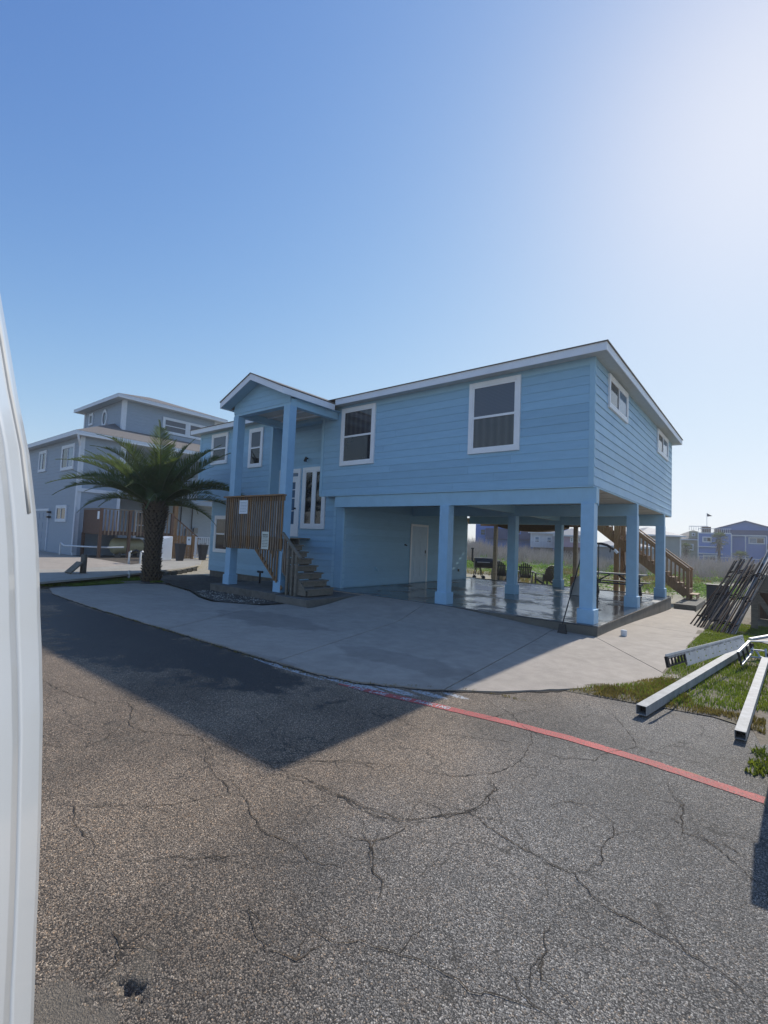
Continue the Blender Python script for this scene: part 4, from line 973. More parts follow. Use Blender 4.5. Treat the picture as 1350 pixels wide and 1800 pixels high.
# ------------------------------------------------------------------ white van close by
def van():
    A = Vector((-.8660254, .5, 0)); Nn = Vector((.5, .8660254, 0)); base = Vector((CAMP.x, CAMP.y, 0)) - Nn*.009
    t = thing('parked_van', 'white van body side with grey roof gutter close beside the viewer', 'van', (base.x-1.0, base.y-1.5, -.24))
    prof = [(-.95,2.45),(-.70,2.40),(-.56,2.32),(-.47,2.22),(-.4131,2.0924),(-.3935,1.9996),(-.373,1.9067),(-.352,1.8079),(-.3361,1.742),(-.3255,1.6979),(-.3159,1.6424),(-.3059,1.5813),(-.2978,1.5201),(-.2912,1.4535),(-.2855,1.3871)]
    low = [(-.2772,1.3099),(-.2676,1.2003),(-.2617,1.0919),(-.256,.9845),(-.2513,.8679),(-.249,.7842),(-.2449,.7007),(-.2417,.6182),(-.2385,.5363),(-.245,.40),(-.27,.30)]
    K = 1.12
    def strip(pf, a0, a1, m, name, par, off=0.0, close=True, n=6, **kw):
        mb = MB(); vs = []; c = len(pf)
        for i in range(n+1):
            a = a0+(a1-a0)*i/n
            for (p, z) in pf: vs.append(base + A*a + Nn*(p+off) + Vector((0, 0, z)))
        mb.add(vs, [(i*c+j, i*c+j+1, (i+1)*c+j+1, (i+1)*c+j) for i in range(n) for j in range(c-1)])
        o = mb.build(name, m, par, fix=False, smooth=True, **kw)
        sl = o.modifiers.new('depth', 'SOLIDIFY'); sl.thickness = .02; sl.offset = 0
        return o
    # main body: closed shell with flat far side
    full = prof+low
    vs = []; pf = [(p-.012, z) for p, z in full] + [(-2.0, .30), (-2.0, 2.45)]
    mb = MB(); c = len(pf)
    for a in (-3.6, K-.03): vs += [base + A*a + Nn*p + Vector((0, 0, z)) for p, z in pf]
    mb.add(vs, [(j, (j+1) % c, c+(j+1) % c, c+j) for j in range(c)] + [tuple(range(c)), tuple(range(2*c-1, c-1, -1))])
    mb.build('body', m_van, t)
    mid = [(p, z) for p, z in prof[9:]]
    side = prof[4:] + low
    strip(side, .80, K-.135, m_van, 'rear_panel', t, .0008)
    strip(side, K-.133, K-.0, m_van, 'corner_panel', t, .0006)
    strip(side, -3.5, .798, m_van, 'side_panel', t, .0)
    strip(prof[4:12], K-.053, K-.040, mat('pale_grey_seal', (.44, .44, .43), .6), 'door_seal', t, .0035)
    for a in (-2.6, .1):
        mb = MB(); cc = base+A*a+Nn*-.42+Vector((0, 0, .10))
        mb.tube([cc-Nn*.11, cc+Nn*.11], .34, 24); mb.build('wheel', m_black, t)
    for a in (-2.6, .1):
        mb = MB(); cc = base+A*a+Nn*-1.85+Vector((0, 0, .10)); mb.tube([cc-Nn*.11, cc+Nn*.11], .34, 24); mb.build('wheel', m_black, t)
van()

# ------------------------------------------------------------------ palm
def frond_mesh(L_, droop, stiff, seed, m, name='frond'):
    r_ = random.Random(seed); mb = MB(); n = 22; pts = []; a = 0
    # frond grows along +x, starting up-angle 0 (rotated by the object)
    x = z = 0; ang = 0
    for i in range(n+1):
        t = i/n; pts.append(Vector((x, 0, z))); ang = -droop*(t**1.6); x += math.cos(ang)*L_/n; z += math.sin(ang)*L_/n
    mb.tube(pts, [.028*(1-t/(n)*.9) for t in range(n+1)], 5)
    nb = len(mb.f)
    for i in range(2, n*6+1):
        t = i/(n*6); k = min(int(t*n), n-1); f_ = t*n-k; p = pts[k].lerp(pts[k+1], f_); d = (pts[k+1]-pts[k]).normalized(); up = Vector((-d.z, 0, d.x))
        if t < .10: continue
        ll = L_*.185*math.sin(min(1, (t*1.05+.10))**.8*math.pi)**.55 + .06
        for s in (-1, 1):
            e1 = Vector((0, s, 0)); dirv = (d*(.42+.5*t) + e1*(.85-.2*t) + up*(.50+r_.uniform(-.25, .2)) ).normalized()
            l = ll*r_.uniform(.85, 1.1); w_ = .0145
            mid = p + dirv*l*.5; tip = p + dirv*l + Vector((0, 0, -l*.16*r_.uniform(.3, 1.6)))
            nw = d*w_
            mb.add([p-nw*.6, p+nw*.6, mid+nw, mid-nw, tip], [(0, 1, 2, 3), (3, 2, 4)])
    off = Vector()
    me = bpy.data.meshes.new(name); me.from_pydata(mb.v, [], mb.f); me.materials.append(m_rachis); me.materials.append(m)
    for i, p in enumerate(me.polygons): p.material_index = 0 if i < nb else 1
    return me
def palm():
    bx_, by_ = -13.95, -2.65
    t = thing('date_palm', 'stocky date palm with thick bristly trunk in front of the slate blue house', 'palm tree', (bx_, by_, -.25))
    mb = MB(); zs = [-.3, 0, .5, 1.0, 1.5, 1.9, 2.3, 2.6]; rs = [.32, .27, .25, .26, .29, .32, .32, .26]
    mb.tube([(bx_, by_, z) for z in zs], rs, 20); tr = mb.build('trunk', m_trunk, t, smooth=True)
    mb = MB(); mbs = MB(); 
    rows = 30
    for i in range(rows):
        z = -.18+i*.09
        rr = .27
        for zz, r2 in zip(zs, rs):
            if z >= zz: rr = r2
        nrow = 15
        for k in range(nrow):
            a = 2*math.pi*(k+.5*(i % 2))/nrow + rnd.uniform(-.08, .08); l = rnd.uniform(.05, .10) + .07*sm(1.0, 2.2, z); w_ = .065
            c = Vector((math.cos(a), math.sin(a), 0)); s = Vector((-math.sin(a), math.cos(a), 0))
            b0 = Vector((bx_, by_, z)) + c*(rr-.03)
            tip = b0 + c*(l*.9+.03) + Vector((0, 0, .09+l*.8))
            mb.add([b0-s*w_, b0+s*w_, b0+Vector((0, 0, .12))+c*.02, tip-s*.022, tip+s*.022, tip-c*.03+Vector((0, 0, .01))], [(0, 1, 4, 3), (0, 3, 5, 2), (1, 2, 5, 4), (3, 4, 5)])
    mb.build('leaf_base', m_boot, t, kind='stuff', fix=False)
    meshes = [frond_mesh(3.4, 1.0, 1, 1, m_frond), frond_mesh(3.2, 1.35, 1, 2, m_frond), frond_mesh(2.9, .6, 1, 3, m_frond), frond_mesh(2.8, 1.7, 1, 4, m_frond), frond_mesh(3.6, 1.2, 1, 5, m_frond)]
    WL_ = WL[t.name]
    # right-direction in the view is (.78,.63); put the named fronds of the photograph first
    def fr(az, el, me, sc=1.0, roll=0):
        o = bpy.data.objects.new('frond', me); C.objects.link(o); o.parent = t
        p = Vector((bx_, by_, 2.45)) + Vector((math.cos(az), math.sin(az), 0))*.16 - WL_
        o.matrix_local = Matrix.Translation(p) @ Matrix.Rotation(az, 4, 'Z') @ Matrix.Rotation(-el, 4, 'Y') @ Matrix.Rotation(roll, 4, 'X') @ Matrix.Scale(sc*1.08, 4)
    azR = math.atan2(.6283, .7768)     # towards picture right
    for (da, el, mi, sc) in [(180, 30, 0, 1.05), (174, 50, 4, 1.0), (-4, 30, 1, 1.05), (4, 52, 2, 1.0), (-12, 33, 0, .85), (150, 52, 4, .9), (195, 58, 2, .85), (100, 74, 2, 1.0), (60, 78, 2, .95), (20, 64, 2, 1.0), (-60, 66, 0, 1), (-95, 60, 4, .9), (215, 30, 1, .9), (-150, 45, 0, .9)]:
        fr(azR+R(da), R(el), meshes[mi], sc, rnd.uniform(-.3, .3))
    ga = 0
    for i in range(30):
        ga += 2.39996; u = (i+.5)/30
        el = R(82 - 76*u) ; mi = rnd.choice([0, 4, 2] if u < .5 else [1, 3, 1, 0])
        fr(ga, el + rnd.uniform(-.1, .1), meshes[mi], rnd.uniform(.62, .88)*(1 if u > .2 else .8), rnd.uniform(-.5, .5))
palm()

# ------------------------------------------------------------------ neighbouring slate-blue house
def neighbour():
    h = thing('three_storey_house', 'slate blue three storey house with hipped tower room behind the palm', 'house', (-33, 6, 0))
    X = -27.55; Y = -.7; XW = -39.5; YE = 12; ZS = 6.80
    mb = MB(); mb.box(XW, X, Y, 1.55, -.1, ZS); mb.box(XW, X-2.2, 1.55, YE, -.1, ZS); mb.box(X-2.2, X-.1, 1.56, YE, 3.45, 3.78); mb.build('wall', m_nsid, h)
    siding(h, 'x', Y-.001, -1, XW, X, .0, ZS, m_nsid, joined=True, exp=.21, thick=.02, cuts=[(-35.4, -32.1, 0, 2.6)])
    siding(h, 'y', X+.001, 1, Y, 1.55, .0, ZS, m_nsid, joined=True, exp=.21, thick=.02)
    siding(h, 'y', X-2.199, 1, 1.55, YE, .0, ZS, m_nsid, joined=True, exp=.21, thick=.02)
    for (a, b, c, d) in ((X-.16, X+.03, Y-.03, Y-.0), (X+.0, X+.035, Y+.0, Y+.16), (X+.0, X+.035, 1.40, 1.58)): bx('corner_trim', m_nwhite, h, a, b, c, d, 0, ZS)
    mb = MB(); mb.box(X-.06, X+.10, Y-.1, 5, 3.62, 3.82); mb.build('balcony_fascia', m_nwhite, h)
    # eave and hipped roof
    e = .45
    mb = MB(); mb.box(XW-e, X+e, Y-e, YE+e, ZS+.0, ZS+.05); mb.build('soffit', m_soffit, h)
    for b in ((XW-e, X+e, Y-e-.03, Y-e), (X+e, X+e+.03, Y-e-.03, YE+e)): bx('fascia', m_nwhite, h, *b, ZS-.02, ZS+.22)
    rz0 = ZS+.225; ins = 6; rh = 2.7
    mb = MB(); a, b, c, d = XW-e, X+e+.04, Y-e-.04, YE+e
    mb.add([(a, c, rz0), (b, c, rz0), (b, d, rz0), (a, d, rz0), (a+ins, c+ins, rz0+rh), (b-ins, c+ins, rz0+rh), (b-ins, d-ins, rz0+rh), (a+ins, d-ins, rz0+rh)], [(0,1,5,4),(1,2,6,5),(2,3,7,6),(3,0,4,7),(4,5,6,7),(3,2,1,0)])
    mb.build('roof', m_roof, h)
    # gutter downpipe
    mb = MB(); mb.tube([(X+.42, Y-.35, ZS), (X+.40, Y-.3, ZS-.25), (X+.12, Y-.1, ZS-.6), (X+.10, Y-.1, 3.0), (X+.10, Y-.1, .15)], .055, 8); mb.build('downpipe', m_nwhite, h)
    # tower room
    tx1, ty0, tz0, tz1 = -29.1, 2.0, 7.4, 9.85; tx0 = -35.6; ty1 = 8.6
    mb = MB(); mb.box(tx0, tx1, ty0, ty1, tz0, tz1); mb.build('tower_wall', m_nsid, h)
    siding(h, 'x', ty0-.001, -1, tx0, tx1, tz0, tz1, m_nsid, joined=True, exp=.21, thick=.02)
    siding(h, 'y', tx1+.001, 1, ty0, ty1, tz0, tz1, m_nsid, joined=True, exp=.21, thick=.02)
    bx('corner_trim', m_nwhite, h, tx1-.2, tx1+.04, ty0-.04, ty0-.0, tz0, tz1); bx('corner_trim', m_nwhite, h, tx1+.0, tx1+.04, ty0+.0, ty0+.2, tz0, tz1); bx('corner_trim', m_nwhite, h, tx1, tx1+.04, ty1-.2, ty1, tz0, tz1)
    bx('corner_trim', m_nwhite, h, tx0-.04, tx0+.14, ty0-.04, ty0, tz0, tz1)
    e = .55
    mb = MB(); mb.box(tx0-e, tx1+e, ty0-e, ty1+e, tz1, tz1+.05); mb.build('soffit', m_soffit, h)
    for b in ((tx0-e, tx1+e, ty0-e-.03, ty0-e), (tx1+e, tx1+e+.03, ty0-e-.03, ty1+e)): bx('fascia', m_nwhite, h, *b, tz1-.02, tz1+.20)
    mb = MB(); a, b, c, d = tx0-e, tx1+e+.04, ty0-e-.04, ty1+e; rz0 = tz1+.205; cx = (a+b)/2
    mb.add([(a, c, rz0), (b, c, rz0), (b, d, rz0), (a, d, rz0), (cx, c+3.6, rz0+1.25), (cx, d-3.6, rz0+1.25)], [(0,1,4),(1,2,5,4),(2,3,5),(3,0,4,5),(3,2,1,0)]); mb.build('tower_roof', m_roof, h)
    W = dict(wm=m_nwhite, proud=.06)
    window(h, 'x', Y-.02, -1, -34.85, -33.35, 5.1, 6.5, .14, 'slide', (m_glassl, m_glass2), **W)
    window(h, 'x', Y-.02, -1, -30.55, -28.40, 4.95, 6.47, .15, 'slide', (m_glass2, m_glassl), **W)
    window(h, 'x', Y-.02, -1, -30.75, -28.95, 1.87, 2.86, .14, 'slide', (m_glass2, m_glass2), **W)
    window(h, 'y', tx1+.02, 1, 4.55, 6.35, 8.25, 9.35, .13, 'hung', (m_blind, m_blind), **W)
    window(h, 'y', tx1+.02, 1, 6.36, 8.2, 8.25, 9.35, .13, 'hung', (m_blind, m_blind), **W)
    window(h, 'x', ty0-.02, -1, -34.65, -33.9, 8.8, 9.65, .12, 'none', (m_glass2, m_glass2), **W)
    # oval window on the tower
    mb = MB(); cx, cz = -31.9, 9.0; n = 20; rx, rz2 = .42, .62; vs = []
    for k in range(n):
        t = 2*math.pi*k/n
        for (r_, y) in ((1, ty0-.08), (.68, ty0-.08), (.68, ty0-.0), (1, ty0-.0)): vs.append((cx+math.cos(t)*rx*r_, y, cz+math.sin(t)*rz2*r_))
    fs = [(4*k+j, 4*k+(j+1) % 4, 4*((k+1) % n)+(j+1) % 4, 4*((k+1) % n)+j) for k in range(n) for j in range(4)]
    mb.add(vs, fs); ov = mb.build('oval_window', m_nwhite, h)
    mb = MB(); mb.add([(cx+math.cos(2*math.pi*k/n)*rx*.69, ty0-.035, cz+math.sin(2*math.pi*k/n)*rz2*.69) for k in range(n)], [tuple(range(n))]); mb.build('pane', m_glass, ov)
    # double panel door with lamps
    for (a, b) in ((-35.2, -32.2),):
        mb = MB(); mb.box(a-.12, a, Y-.07, Y, .05, 2.55); mb.box(b, b+.12, Y-.07, Y, .05, 2.55); mb.box(a-.12, b+.12, Y-.07, Y, 2.55, 2.68); fr_ = mb.build('garage_frame', m_nwhite, h)
        dd = bx('garage_door', m_nsid, h, a, b, Y-.045, Y-.001, .05, 2.55)
        for r_ in range(4):
            for c_ in range(4):
                w_ = (b-a)/4; bx('door_panel', m_nsid, dd, a+c_*w_+.1, a+(c_+1)*w_-.1, Y-.06, Y-.046, .05+r_*.62+.1, .05+(r_+1)*.62-.1)
    for z in (2.45, 2.15):
        mb = MB(); mb.box(-31.9, -31.7, Y-.22, Y-.02, z-.06, z+.06); mb.build('floodlight', m_blackm, h)
    # balcony rail upstairs
    br = bx('balcony_rail', m_nwhite, h, X-.1, X-.03, 1.6, YE, 4.72, 4.80)
    for k in range(48): bx('baluster', m_nwhite, br, X-.09, X-.04, 1.7+k*.2, 1.76+k*.2, 3.82, 4.72)
    for y in (1.6, 4.4, 7.2): bx('balcony_post', m_nwhite, h, X-.2, X-.05, y, y+.16, 3.8, ZS)
    bx('ground_post', m_wood, h, X-.30, X-.05, 5.05, 5.3, -.1, 3.45)
    window(h, 'y', X-2.18, 1, 3.4, 4.4, .9, 2.9, .13, 'hung', (m_glass2, m_glass2), **W)
    window(h, 'y', X-2.18, 1, 2.4, 4.6, 4.5, 6.1, .13, 'slide', (m_glassl, m_glassl), **W)
    # meters
    for (y, z, w_, hh) in ((6.1, 1.35, .25, .4), (7.0, 1.25, .4, .55), (7.6, 1.5, .3, .4)): bx('meter_box', m_nwhite if y < 6.5 else m_vang, h, X-2.19, X-2.0, y, y+w_, z, z+hh)
    for y in (6.6, 7.45):
        mb = MB(); mb.tube([(X-2.12, y, 1.3), (X-2.12, y, 3.4)], .03); mb.build('conduit', m_blackm, h)
neighbour()
# neighbour's side deck
def side_deck():
    x0, x1 = -27.45, -25.0; y0 = -.32; y1 = 3.6
    t = thing('side_deck', 'weathered wooden deck on posts beside the slate blue house', 'deck', (-26, 1.5, -.2))
    bx('deck_floor', m_woodbr, t, x0, x1, y0, y1, 1.25, 1.45)
    bx('handrail', m_woodg, t, x0, x1+.06, y0-.06, y0+.06, 2.62, 2.68); bx('handrail', m_woodg, t, x1-.06, x1+.06, y0+.06, y1, 2.62, 2.68)
    for k in range(16): bx('picket', m_woodbr, t, x0+k*.153, x0+k*.153+.143, y0-.03, y0, 1.28, 2.6)
    n = 19
    for k in range(n): bx('picket', m_balg, t, x1, x1+.04, y0+.18+k*.19, y0+.25+k*.19, 1.22, 2.6)
    for (x, y) in ((x1, y0), (x1, y0+1.5), (x1, y1), (x0+.1, y0)):
        z = -.3; bx('deck_post', m_woodbr, t, x-.07, x+.07, y-.07, y+.07, z, 2.66 if x > -26 else 1.3)
    bx('rear_skirt', m_woodbr, t, x0+.05, x1-.3, y1-.05, y1, .0, 1.24)
    # stairs going down from its end
    for k in range(7): bx('tread', m_woodbr, t, -26.2, -25.05, 3.62+k*.27, 3.9+k*.27, 1.2-k*.19, 1.24-k*.19)
    mb = MB(); mb.bar((-25.0, 3.6, 2.55), (-25.0, 5.5, 1.15), .08, .05); mb.build('sloping_handrail', m_woodbr, t)
    for k in range(9):
        y = 3.7+k*.2; z = 2.5-(y-3.6)*.737; bx('picket', m_balg, t, -25.02, -24.98, y, y+.05, z-1.05, z)
    tt = thing('paper_notice', 'white paper notice on the solid board rail of the side deck', 'notice', (-25.4, y0-.04, 2.1))
    bx('sheet', m_paper, tt, -25.42, -25.12, y0-.045, y0-.035, 2.08, 2.5)
side_deck()
t = thing('storage_tank', 'cream horizontal storage tank lying under the side deck', 'tank', (-26, 1.6, .2))
mb = MB(); mb.tube([(-26.0, .62, .62), (-26.0, .72, .62), (-26.0, .85, .62), (-26.0, 2.2, .62), (-26.0, 2.35, .62), (-26.0, 2.45, .62)], [.18, .38, .46, .46, .38, .18], 20); mb.build('shell', m_tank, t, smooth=True)
for y in (1.0, 2.0): bx('cradle', m_found, t, -26.3, -25.7, y, y+.12, -.1, .25)
t = thing('pipe_rail', 'white pipe rail running in front of the side deck', 'pipe', (-27, -1.2, 0))
mb = MB(); mb.tube([(-27.7, -1.3, -.05), (-27.7, -1.3, .62), (-27.62, -1.3, .68), (-27.3, -1.25, .55), (-26.0, -.7, .55), (-25.0, .1, .55), (-24.9, .9, .58)], .045, 8); mb.build('pipe', m_pvc, t)
t = thing('vent_pipes', 'pair of white standpipes with dark elbows left of the palm trunk', 'pipes', (-21.2, -.1, -.15))
for (x, y, z) in ((-21.43, -.25, .45), (-20.9, .06, .48)):
    mb = MB(); mb.tube([(x, y, -.15), (x, y, z-.06), (x, y, z), (x+.08, y+.06, z+.06)], .045, 8); mb.build('pipe', m_pvc, t)
mb = MB(); mb.tube([(-21.3, -.18, .48), (-21.12, -.08, .58), (-20.98, .0, .52)], .05, 8); mb.build('elbow', m_blackm, t)
t = thing('white_pump', 'white pump head on a small stand next to the palm trunk', 'pump', (-21.6, .9, -.1))
mb = MB(); mb.lathe([(.13, 0), (.13, .05), (.05, .07), (.05, .55), (.09, .6), (.14, .66), (.14, .82), (.09, .9), (.05, 1.0), (.02, 1.04)], (-21.3, .6, -.1), 12); mb.build('housing', m_pvc, t, smooth=True)
mb = MB(); mb.tube([(-21.45, .5, .65), (-21.1, .7, .65)], .035, 8); mb.build('outlet', m_pvc, t)

# pale raised walkway and its blocks
WZ = -.03
wp = [(-12.9,-6.45),(-13.6,-5.2),(-15.3,-2.75),(-16.1,-1.5),(-16.6,-.4),(-19.3,3.2),(-23.6,4.9),(-24,3.6),(-20.6,.1),(-18.3,-4.0),(-19.6,-4.6),(-30,-4.4),(-40,-5.0),(-40,-6.4),(-18,-6.45)]
wp = [(-13.2,-6.2),(-14.3,-4.0),(-15.15,-2.7),(-16.0,-1.45),(-17.2,.2),(-19.3,2.3),(-23.6,4.9),(-25.0,3.7),(-21.6,.6),(-20.4,-.2),(-18.9,-2.0),(-17.8,-4.0),(-17.9,-6.2)]
poly_sheet('pale_walkway', wp, lambda x, y: WZ + 0*x, m_walk, .5, .06, kind='structure')
poly_sheet('neighbour_driveway', [(-17.82,-4.05),(-17.95,-6.2),(-60,-6.2),(-60,-1.0),(-28.4,-1.0),(-25.5,-1.0),(-20.6,-.35),(-18.95,-2.02)], lambda x, y: G(x, y)+.05+.06*sm(-19, -17.8, x), m_conc, .8, .1, kind='structure')
poly_sheet('side_yard', [(-21.6,.55),(-25.2,3.6),(-27.4,3.6),(-27.4,-.9),(-25.5,-.98),(-20.7,-.3)], lambda x, y: G(x, y)+.02, m_soil, .6, kind='structure')
for i, (x, y) in enumerate([(-16.1, -1.0), (-16.45, -.55), (-16.8, -.12), (-17.2, .32), (-17.65, .8), (-18.1, 1.3)]):
    bx('support_block', m_block, None, x-.11, x+.11, y-.1, y+.1, -.25, -.092, label=['block nearest the palm propping the pale walkway edge', 'second block from the palm under the pale walkway edge', 'third block from the palm under the pale walkway edge', 'third block from the blue wall under the walkway edge', 'second block from the blue wall under the walkway edge', 'block nearest the blue wall under the walkway edge'][i], cat='block', group='blocks under the walkway edge')
t = thing('bollard', 'short grey concrete bollard at the pale walkway edge', 'bollard', (-15.85, -4.15, -.03))
mb = MB(); mb.lathe([(.10, 0), (.10, .60), (.085, .66)], (-15.85, -4.15, WZ), 14); mb.build('stub', m_found, t, smooth=True)
t = thing('leaning_board', 'brown wooden board leaning against the concrete bollard', 'board', (-16.0, -4.3, 0))
mb = MB(); mb.bar((-15.75, -4.65, .0), (-15.80, -4.28, .36), .42, .05); mb.build('plank', m_woodg, t)
mb = MB(); mb.tube([(-15.0, -2.95, -.2), (-15.0, -2.95, .1)], .04, 8); tag(mb.build('marker_stub', m_pvc), 'short pale stub standing in grass left of the palm', 'stub')
# planters, cabinet, fence and gate at the end of the walkway
def planter(x, y, lab, hh=.95):
    t = thing('planter', lab, 'planter', (x, y, WZ), group=None)
    mb = MB()
    for (r0, r1, z0, z1) in ((.14, .22, 0, hh-.06), (.235, .235, hh-.06, hh)):
        mb.add([(x+sx*r0, y+sy*r0, WZ+z0) for sx, sy in ((-1,-1),(1,-1),(1,1),(-1,1))]+[(x+sx*r1, y+sy*r1, WZ+z1) for sx, sy in ((-1,-1),(1,-1),(1,1),(-1,1))], [(0,1,2,3),(4,5,6,7),(0,1,5,4),(1,2,6,5),(2,3,7,6),(3,0,4,7)])
    mb.build('pot', m_pot, t)
    mb = MB()
    for k in range(14):
        a = rnd.uniform(0, 6.28); mb.bar((x+math.cos(a)*.1, y+math.sin(a)*.1, WZ+hh-.02), (x+math.cos(a)*.2, y+math.sin(a)*.2, WZ+hh+rnd.uniform(.04, .12)), .012, .008)
    mb.build('dry_stems', m_boot, t, kind='stuff')
planter(-22.4, 2.85, 'tapered charcoal planter in front of the wooden fence'); planter(-23.0, 4.55, 'tapered charcoal planter beside the white metal gate', .9)
t = thing('white_cabinet', 'white moulded cabinet standing behind the palm trunk', 'cabinet', (-23.3, 2.35, WZ))
mb = MB(); mb.add([(-23.6, 1.75, WZ), (-23.0, 1.95, WZ), (-23.1, 2.75, WZ), (-23.7, 2.6, WZ), (-23.6, 1.9, 1.15), (-23.05, 2.15, 1.15), (-23.1, 2.75, 1.3), (-23.7, 2.6, 1.3)], [(0,1,2,3),(4,5,6,7),(0,1,5,4),(1,2,6,5),(2,3,7,6),(3,0,4,7)]); mb.build('shell', m_nwhite, t, bevel=.03)
t = thing('board_fence', 'brown vertical board fence behind the charcoal planter', 'fence', (-24, 3.6, WZ))
fa = Vector((-25.2, 3.0, 0)); fb = Vector((-24.3, 4.55, 0)); n = 11
for k in range(n):
    a = fa.lerp(fb, (k+.05)/n); b = fa.lerp(fb, (k+.95)/n); mb = MB(); mb.bar((a.x, a.y, .66), (b.x, b.y, .66), .03, 1.36, ); mb.build('fence_board', m_wood, t)
bx('fence_post', m_wood, t, fb.x-.06, fb.x+.06, fb.y+.0, fb.y+.12, -.05, 1.4)
t = thing('metal_gate', 'white metal bar gate between board fence and blue house', 'gate', (-24, 5.3, WZ))
ga_, gb_ = Vector((-24.22, 4.75, 0)), Vector((-23.3, 6.35, 0))
mb = MB(); mb.bar((ga_.x, ga_.y, .06), (gb_.x, gb_.y, .06), .05, .05); mb.bar((ga_.x, ga_.y, 1.28), (gb_.x, gb_.y, 1.28), .05, .05); mb.bar((ga_.x, ga_.y, 0), (ga_.x, ga_.y, 1.32), .06, .06); mb.bar((gb_.x, gb_.y, 0), (gb_.x, gb_.y, 1.32), .06, .06); mb.build('gate_frame', m_nwhite, t)
for k in range(15):
    p = ga_.lerp(gb_, (k+.7)/15.6); mb = MB(); mb.bar((p.x, p.y, .085), (p.x, p.y, 1.255), .022, .022); mb.build('bar', m_nwhite, t)
t = thing('paper_notice', 'white notice with a dark emblem fixed on the brown board fence', 'notice', (-24.4, 4.3, .9))
p = fa.lerp(fb, .84); q = fa.lerp(fb, .98); o_ = Vector((.87, -.5, 0))*.03
mb = MB(); mb.bar((p.x+o_.x, p.y+o_.y, 1.05), (q.x+o_.x, q.y+o_.y, 1.05), .008, .5); mb.build('sheet', m_paper, t)
mb = MB(); p2 = fa.lerp(fb, .89); q2 = fa.lerp(fb, .93); mb.bar((p2.x+o_.x*1.3, p2.y+o_.y*1.3, 1.12), (q2.x+o_.x*1.3, q2.y+o_.y*1.3, 1.12), .008, .09); mb.build('emblem', m_inkg, t)

# ------------------------------------------------------------------ things in and behind the carport
# broom leaning on the corner post
t = thing('push_broom', 'black broom with long pole leaning against the front corner column', 'broom', (-.24, -.5, -.1))
B0 = Vector((-.36, -.52, D(-.36, -.52)+.0)); B1 = Vector((-.16, 1.35, 1.30))
B1 = Vector((.02-.19, -.02, 1.46)) + Vector((-.02, .0, 0))
B1 = Vector((-.19, .16, 1.45))
mb = MB(); mb.tube([B0+Vector((0, 0, .16)), B1], .013, 8); mb.build('handle', m_blackm, t)
mb = MB(); mb.add([(B0.x-.09, B0.y-.03, B0.z), (B0.x+.09, B0.y-.03, B0.z), (B0.x+.09, B0.y+.05, B0.z), (B0.x-.09, B0.y+.05, B0.z), (B0.x-.06, B0.y+.0, B0.z+.19), (B0.x+.06, B0.y+.0, B0.z+.19), (B0.x+.06, B0.y+.04, B0.z+.19), (B0.x-.06, B0.y+.04, B0.z+.19)], [(3,2,1,0),(4,5,6,7),(0,1,5,4),(1,2,6,5),(2,3,7,6),(3,0,4,7)]); mb.build('bristles', m_black, t)
# pole with curved head behind the post
t = thing('curved_pole', 'thin black pole with curved black padded arm behind the front corner column', 'pole', (-.2, 1.4, 0))
mb = MB(); mb.tube([(-.185, 1.40, 0), (-.19, 1.46, 1.0), (-.20, 1.50, 1.68)], .012, 8); mb.build('pole', m_blackm, t)
mb = MB(); pts = [(-.34, 1.45, 1.66), (-.25, 1.48, 1.70), (-.15, 1.52, 1.70), (-.03, 1.56, 1.67), (.08, 1.60, 1.60), (.16, 1.62, 1.52)]
mb.tube(pts, [.012, .024, .03, .03, .028, .02], 8); mb.build('arm', m_black, t, smooth=True)
mb = MB(); mb.tube([(.12, 1.61, 1.57), (.19, 1.63, 1.49)], .034, 8); mb.build('tip', m_pvc, t); mb = MB(); mb.tube([(.04, 1.59, 1.60), (.03, 1.59, 1.50)], .012, 6); mb.build('hook', m_black, t)
mb = MB(); mb.tube([(-.26, 1.36, .12), (-.10, 1.40, .14)], .012, 6); mb.tube([(-.18, 1.33, .02), (-.18, 1.46, .02)], .016, 6); mb.build('foot', m_blackm, t)
# pale covered bundle behind the post
t = thing('folded_sheet', 'pale grey sheet draped over a low bundle by the picnic table', 'sheet', (-2.3, 5.9, 0))
mb = MB(); vs = []; n = 14
for j in range(7):
    for k in range(n):
        a = 2*math.pi*k/n; r_ = (.48, .44, .37, .28, .2, .12, .03)[j]; w_ = 1+.12*math.sin(a*5+j); vs.append((-2.0+math.cos(a)*r_*w_*.7, 6.1+math.sin(a)*r_*w_*.7, (.01, .12, .25, .4, .52, .6, .64)[j]))
mb.add(vs, [(j*n+k, j*n+(k+1) % n, (j+1)*n+(k+1) % n, (j+1)*n+k) for j in range(6) for k in range(n)]+[tuple((6*n)+k for k in range(n))]); mb.build('cloth', mat('grey_cloth', (.42, .43, .44), .8, var=.1), t, smooth=True)
